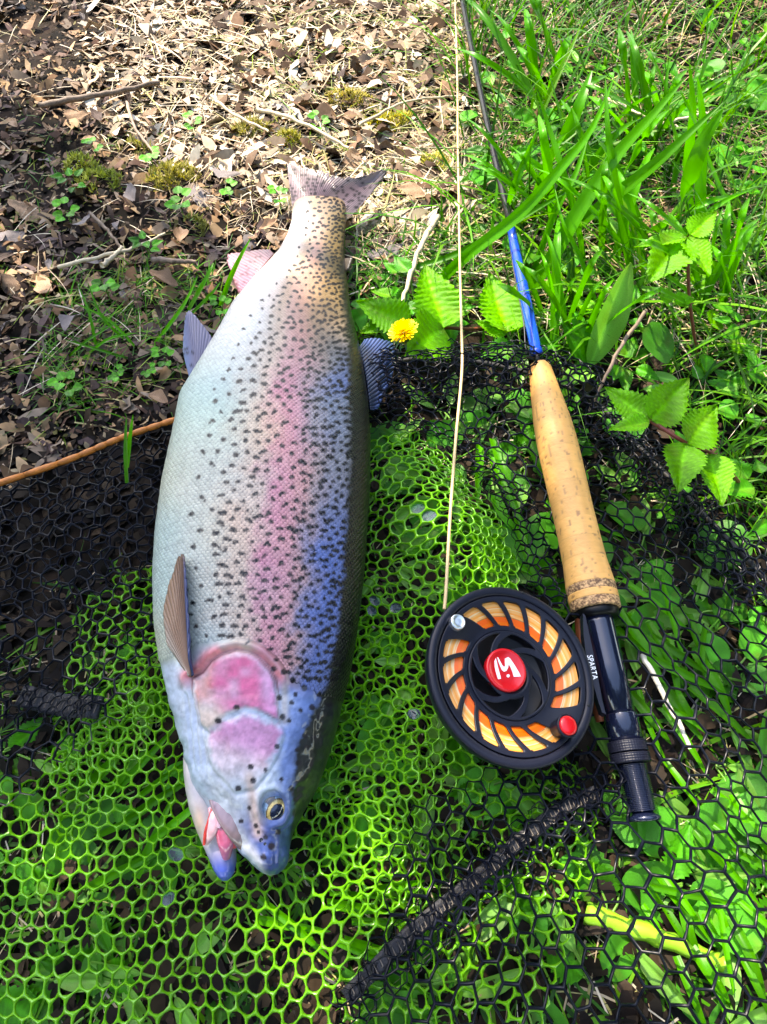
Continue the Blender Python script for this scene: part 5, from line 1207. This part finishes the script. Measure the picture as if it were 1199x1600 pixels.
stick('straw_stalk', [(400, 170, .012), (470, 190, .016), (545, 232, .013)], 6, M['pale_stick'], 'bleached straw stalk just above the tail fin', 'straw', 12)
stick('straw_stalk', [(330, 150, .012), (365, 178, .014), (420, 205, .012)], 5, M['pale_stick'], 'bleached straw stalk between the tail and the dark twigs', 'straw', 13)
stick('straw_stalk', [(1010, 205, .03), (1050, 190, .04), (1110, 175, .05)], 6, M['pale_stick'], 'yellow straw stalk behind the upper right grass', 'straw', 14)
stick('straw_stalk', [(940, 150, .02), (1000, 178, .03), (1060, 200, .03)], 6, M['pale_stick'], 'straw stalk slanting under the upper right blades', 'straw', 15)

# ------------------------------------------------------------------ unseen tree added to shade the near bank, crown shaped from the shade outline
def tree():
    K = Vector((SUN.x / SUN.z, SUN.y / SUN.z, 1))
    t = empty('tree', (-1.55, 2.25, 0)); tag(t, 'unseen leafy tree added over the bank to shade the net and the fish', 'tree')
    M['bark'] = mat('bark', (.12, .09, .065), .8, noise=.4, nscale=30, bump=.8, bscale=60)
    M['crown'] = mat('crown_leaf', (.05, .13, .02), .5, transl=.3, noise=.3, nscale=5)
    tr = [(-1.55, 2.25, -.05), (-1.5, 2.15, .5), (-1.3, 1.9, 1.1), (-1.05, 1.6, 1.55), (-.75, 1.3, 1.85)]
    tube('trunk', resample(tr, 24), np.linspace(.06, .018, 24), M['bark'], t, 10)
    for e in [(-.2, 1.0, 1.8), (-1.1, 1.1, 1.7), (-.4, 1.55, 1.95), (-.75, .9, 1.6), (-1.3, 1.4, 1.9)]:
        tube('limb', resample([(-1.15, 1.72, 1.4), ((e[0] - 1.1) / 2, (e[1] + 1.6) / 2, e[2] + .03), e], 12), np.linspace(.018, .004, 12), M['bark'], t, 7)
    poly = SHADE; rr = np.random.RandomState(77); n = 5200
    wp = [tuple(W(x, y, 0))[:2] for x, y in poly]; lo = np.array(wp).min(0); hi = np.array(wp).max(0)
    x = rr.uniform(lo[0], hi[0], n); y = rr.uniform(lo[1], hi[1], n); d = polydist(x, y, wp); nz = vnoise(x, y, 11, 44) * .6 + vnoise(x, y, 27, 45) * .4
    keep = (d + .02 * nz > 0) & (nz > SHADE_GAP)
    for fx, fy, fr, fp in FLECKS:
        w = W(fx, fy, .02); keep &= ~((np.hypot(x - w.x, y - w.y) < fr) & (rr.rand(n) > fp))
    x, y = x[keep], y[keep]; n = len(x); z = rr.uniform(1.3, 1.95, n)
    b = np.stack([x + K.x * z, y + K.y * z, z], -1)
    az = rr.uniform(0, 2 * PI, n); L = rr.uniform(.04, .075, n); d = np.stack([np.cos(az), np.sin(az), rr.normal(-.2, .35, n)], -1); s = np.stack([-np.sin(az), np.cos(az), rr.normal(0, .4, n)], -1)
    V = np.stack([b, b + d * (L * .35)[:, None] + s * (L * .28)[:, None], b + d * (L * .75)[:, None] + s * (L * .2)[:, None], b + d * L[:, None], b + d * (L * .75)[:, None] - s * (L * .2)[:, None], b + d * (L * .35)[:, None] - s * (L * .28)[:, None]], 1)
    base = np.arange(n)[:, None] * 6; F = np.concatenate([np.concatenate([base, base + 1, base + 2, base + 3], 1), np.concatenate([base, base + 3, base + 4, base + 5], 1)])
    part('crown', V.reshape(-1, 3), F, M['crown'], t)['kind'] = 'stuff'
def bank_trees():
    M['far_crown'] = mat('far_crown_leaf', (.035, .075, .015), .6, noise=.3, nscale=2, spec=.2)
    proto = None; rr = np.random.RandomState(9)
    spots = [(0, 5.2, 1.0), (27, 5.6, 1.15), (52, 5.0, .9), (78, 6.0, .8), (168, 5.6, .8), (196, 5.2, 1.), (224, 5.8, 1.15), (252, 5.2, 1.), (280, 5.6, 1.1), (307, 5.2, 1.), (334, 5.6, 1.1), (104, 7.0, .6), (146, 7.0, .62)]
    words = ['right of the rod', 'beyond the upper right grass', 'beyond the grass at the top right', 'beyond the top of the rod', 'left beyond the leaf litter', 'left of the trout head', 'lower left behind the photographer', 'behind the photographer', 'behind the photographer and right', 'lower right behind the rod butt', 'right beyond the black mesh', 'far up the bank beyond the fly line', 'far up the bank beyond the tail']
    for i, (a, r, s) in enumerate(spots):
        x, y = r * math.cos(math.radians(a)), r * math.sin(math.radians(a)) + .3
        e = empty('tree', (x, y, 0)); tag(e, 'bank tree standing ' + words[i], 'tree', 'trees around the bank'); e.scale = (s, s, s); e.rotation_euler = (0, 0, a)
        if proto is None:
            tr = mkmesh('trunk', *tubeVF([(0, 0, -.1), (.05, 0, 1.2), (-.05, .05, 2.6), (.1, 0, 4.2)], [.16, .12, .09, .03], 10), M['bark'])
            n = 2600; c = rr.normal(0, 1, (n, 3)); c /= np.linalg.norm(c, axis=1)[:, None]; c *= (rr.uniform(.25, 1, n) ** .5)[:, None]; c = c * np.array([1.7, 1.7, 2.1]) + np.array([0, 0, 2.7]); c *= (1 + .15 * vnoise(c[:, 0] * 2, c[:, 2] * 2 + c[:, 1], 1, 4))[:, None]
            d = rr.normal(0, 1, (n, 3)); d /= np.linalg.norm(d, axis=1)[:, None]; q = np.cross(d, rr.normal(0, 1, (n, 3))); q /= np.linalg.norm(q, axis=1)[:, None]; L = rr.uniform(.12, .24, (n, 1))
            V = np.stack([c - d * L, c + q * L * .45, c + d * L, c - q * L * .45], 1); V[..., 2] = np.maximum(V[..., 2], .05)
            cr = mkmesh('crown', V.reshape(-1, 3), np.arange(n * 4).reshape(n, 4), M['far_crown']); proto = (tr, cr)
        link('trunk', proto[0], e); link('crown', proto[1], e)['kind'] = 'stuff'
SHADE = [(-260, 560), (60, 520), (250, 545), (330, 590), (440, 640), (560, 690), (700, 705), (860, 735), (960, 830), (1060, 970), (1400, 1250), (1500, 1900), (-400, 1900)]
SHADE_GAP = -.62
FLECKS = [(705, 800, .105, .02), (900, 690, .075, .22), (540, 1500, .075, .03), (60, 1390, .07, .06), (1070, 1340, .11, .03)]   # openings cut in the added crown to let sun flecks through
tree()
bank_trees()
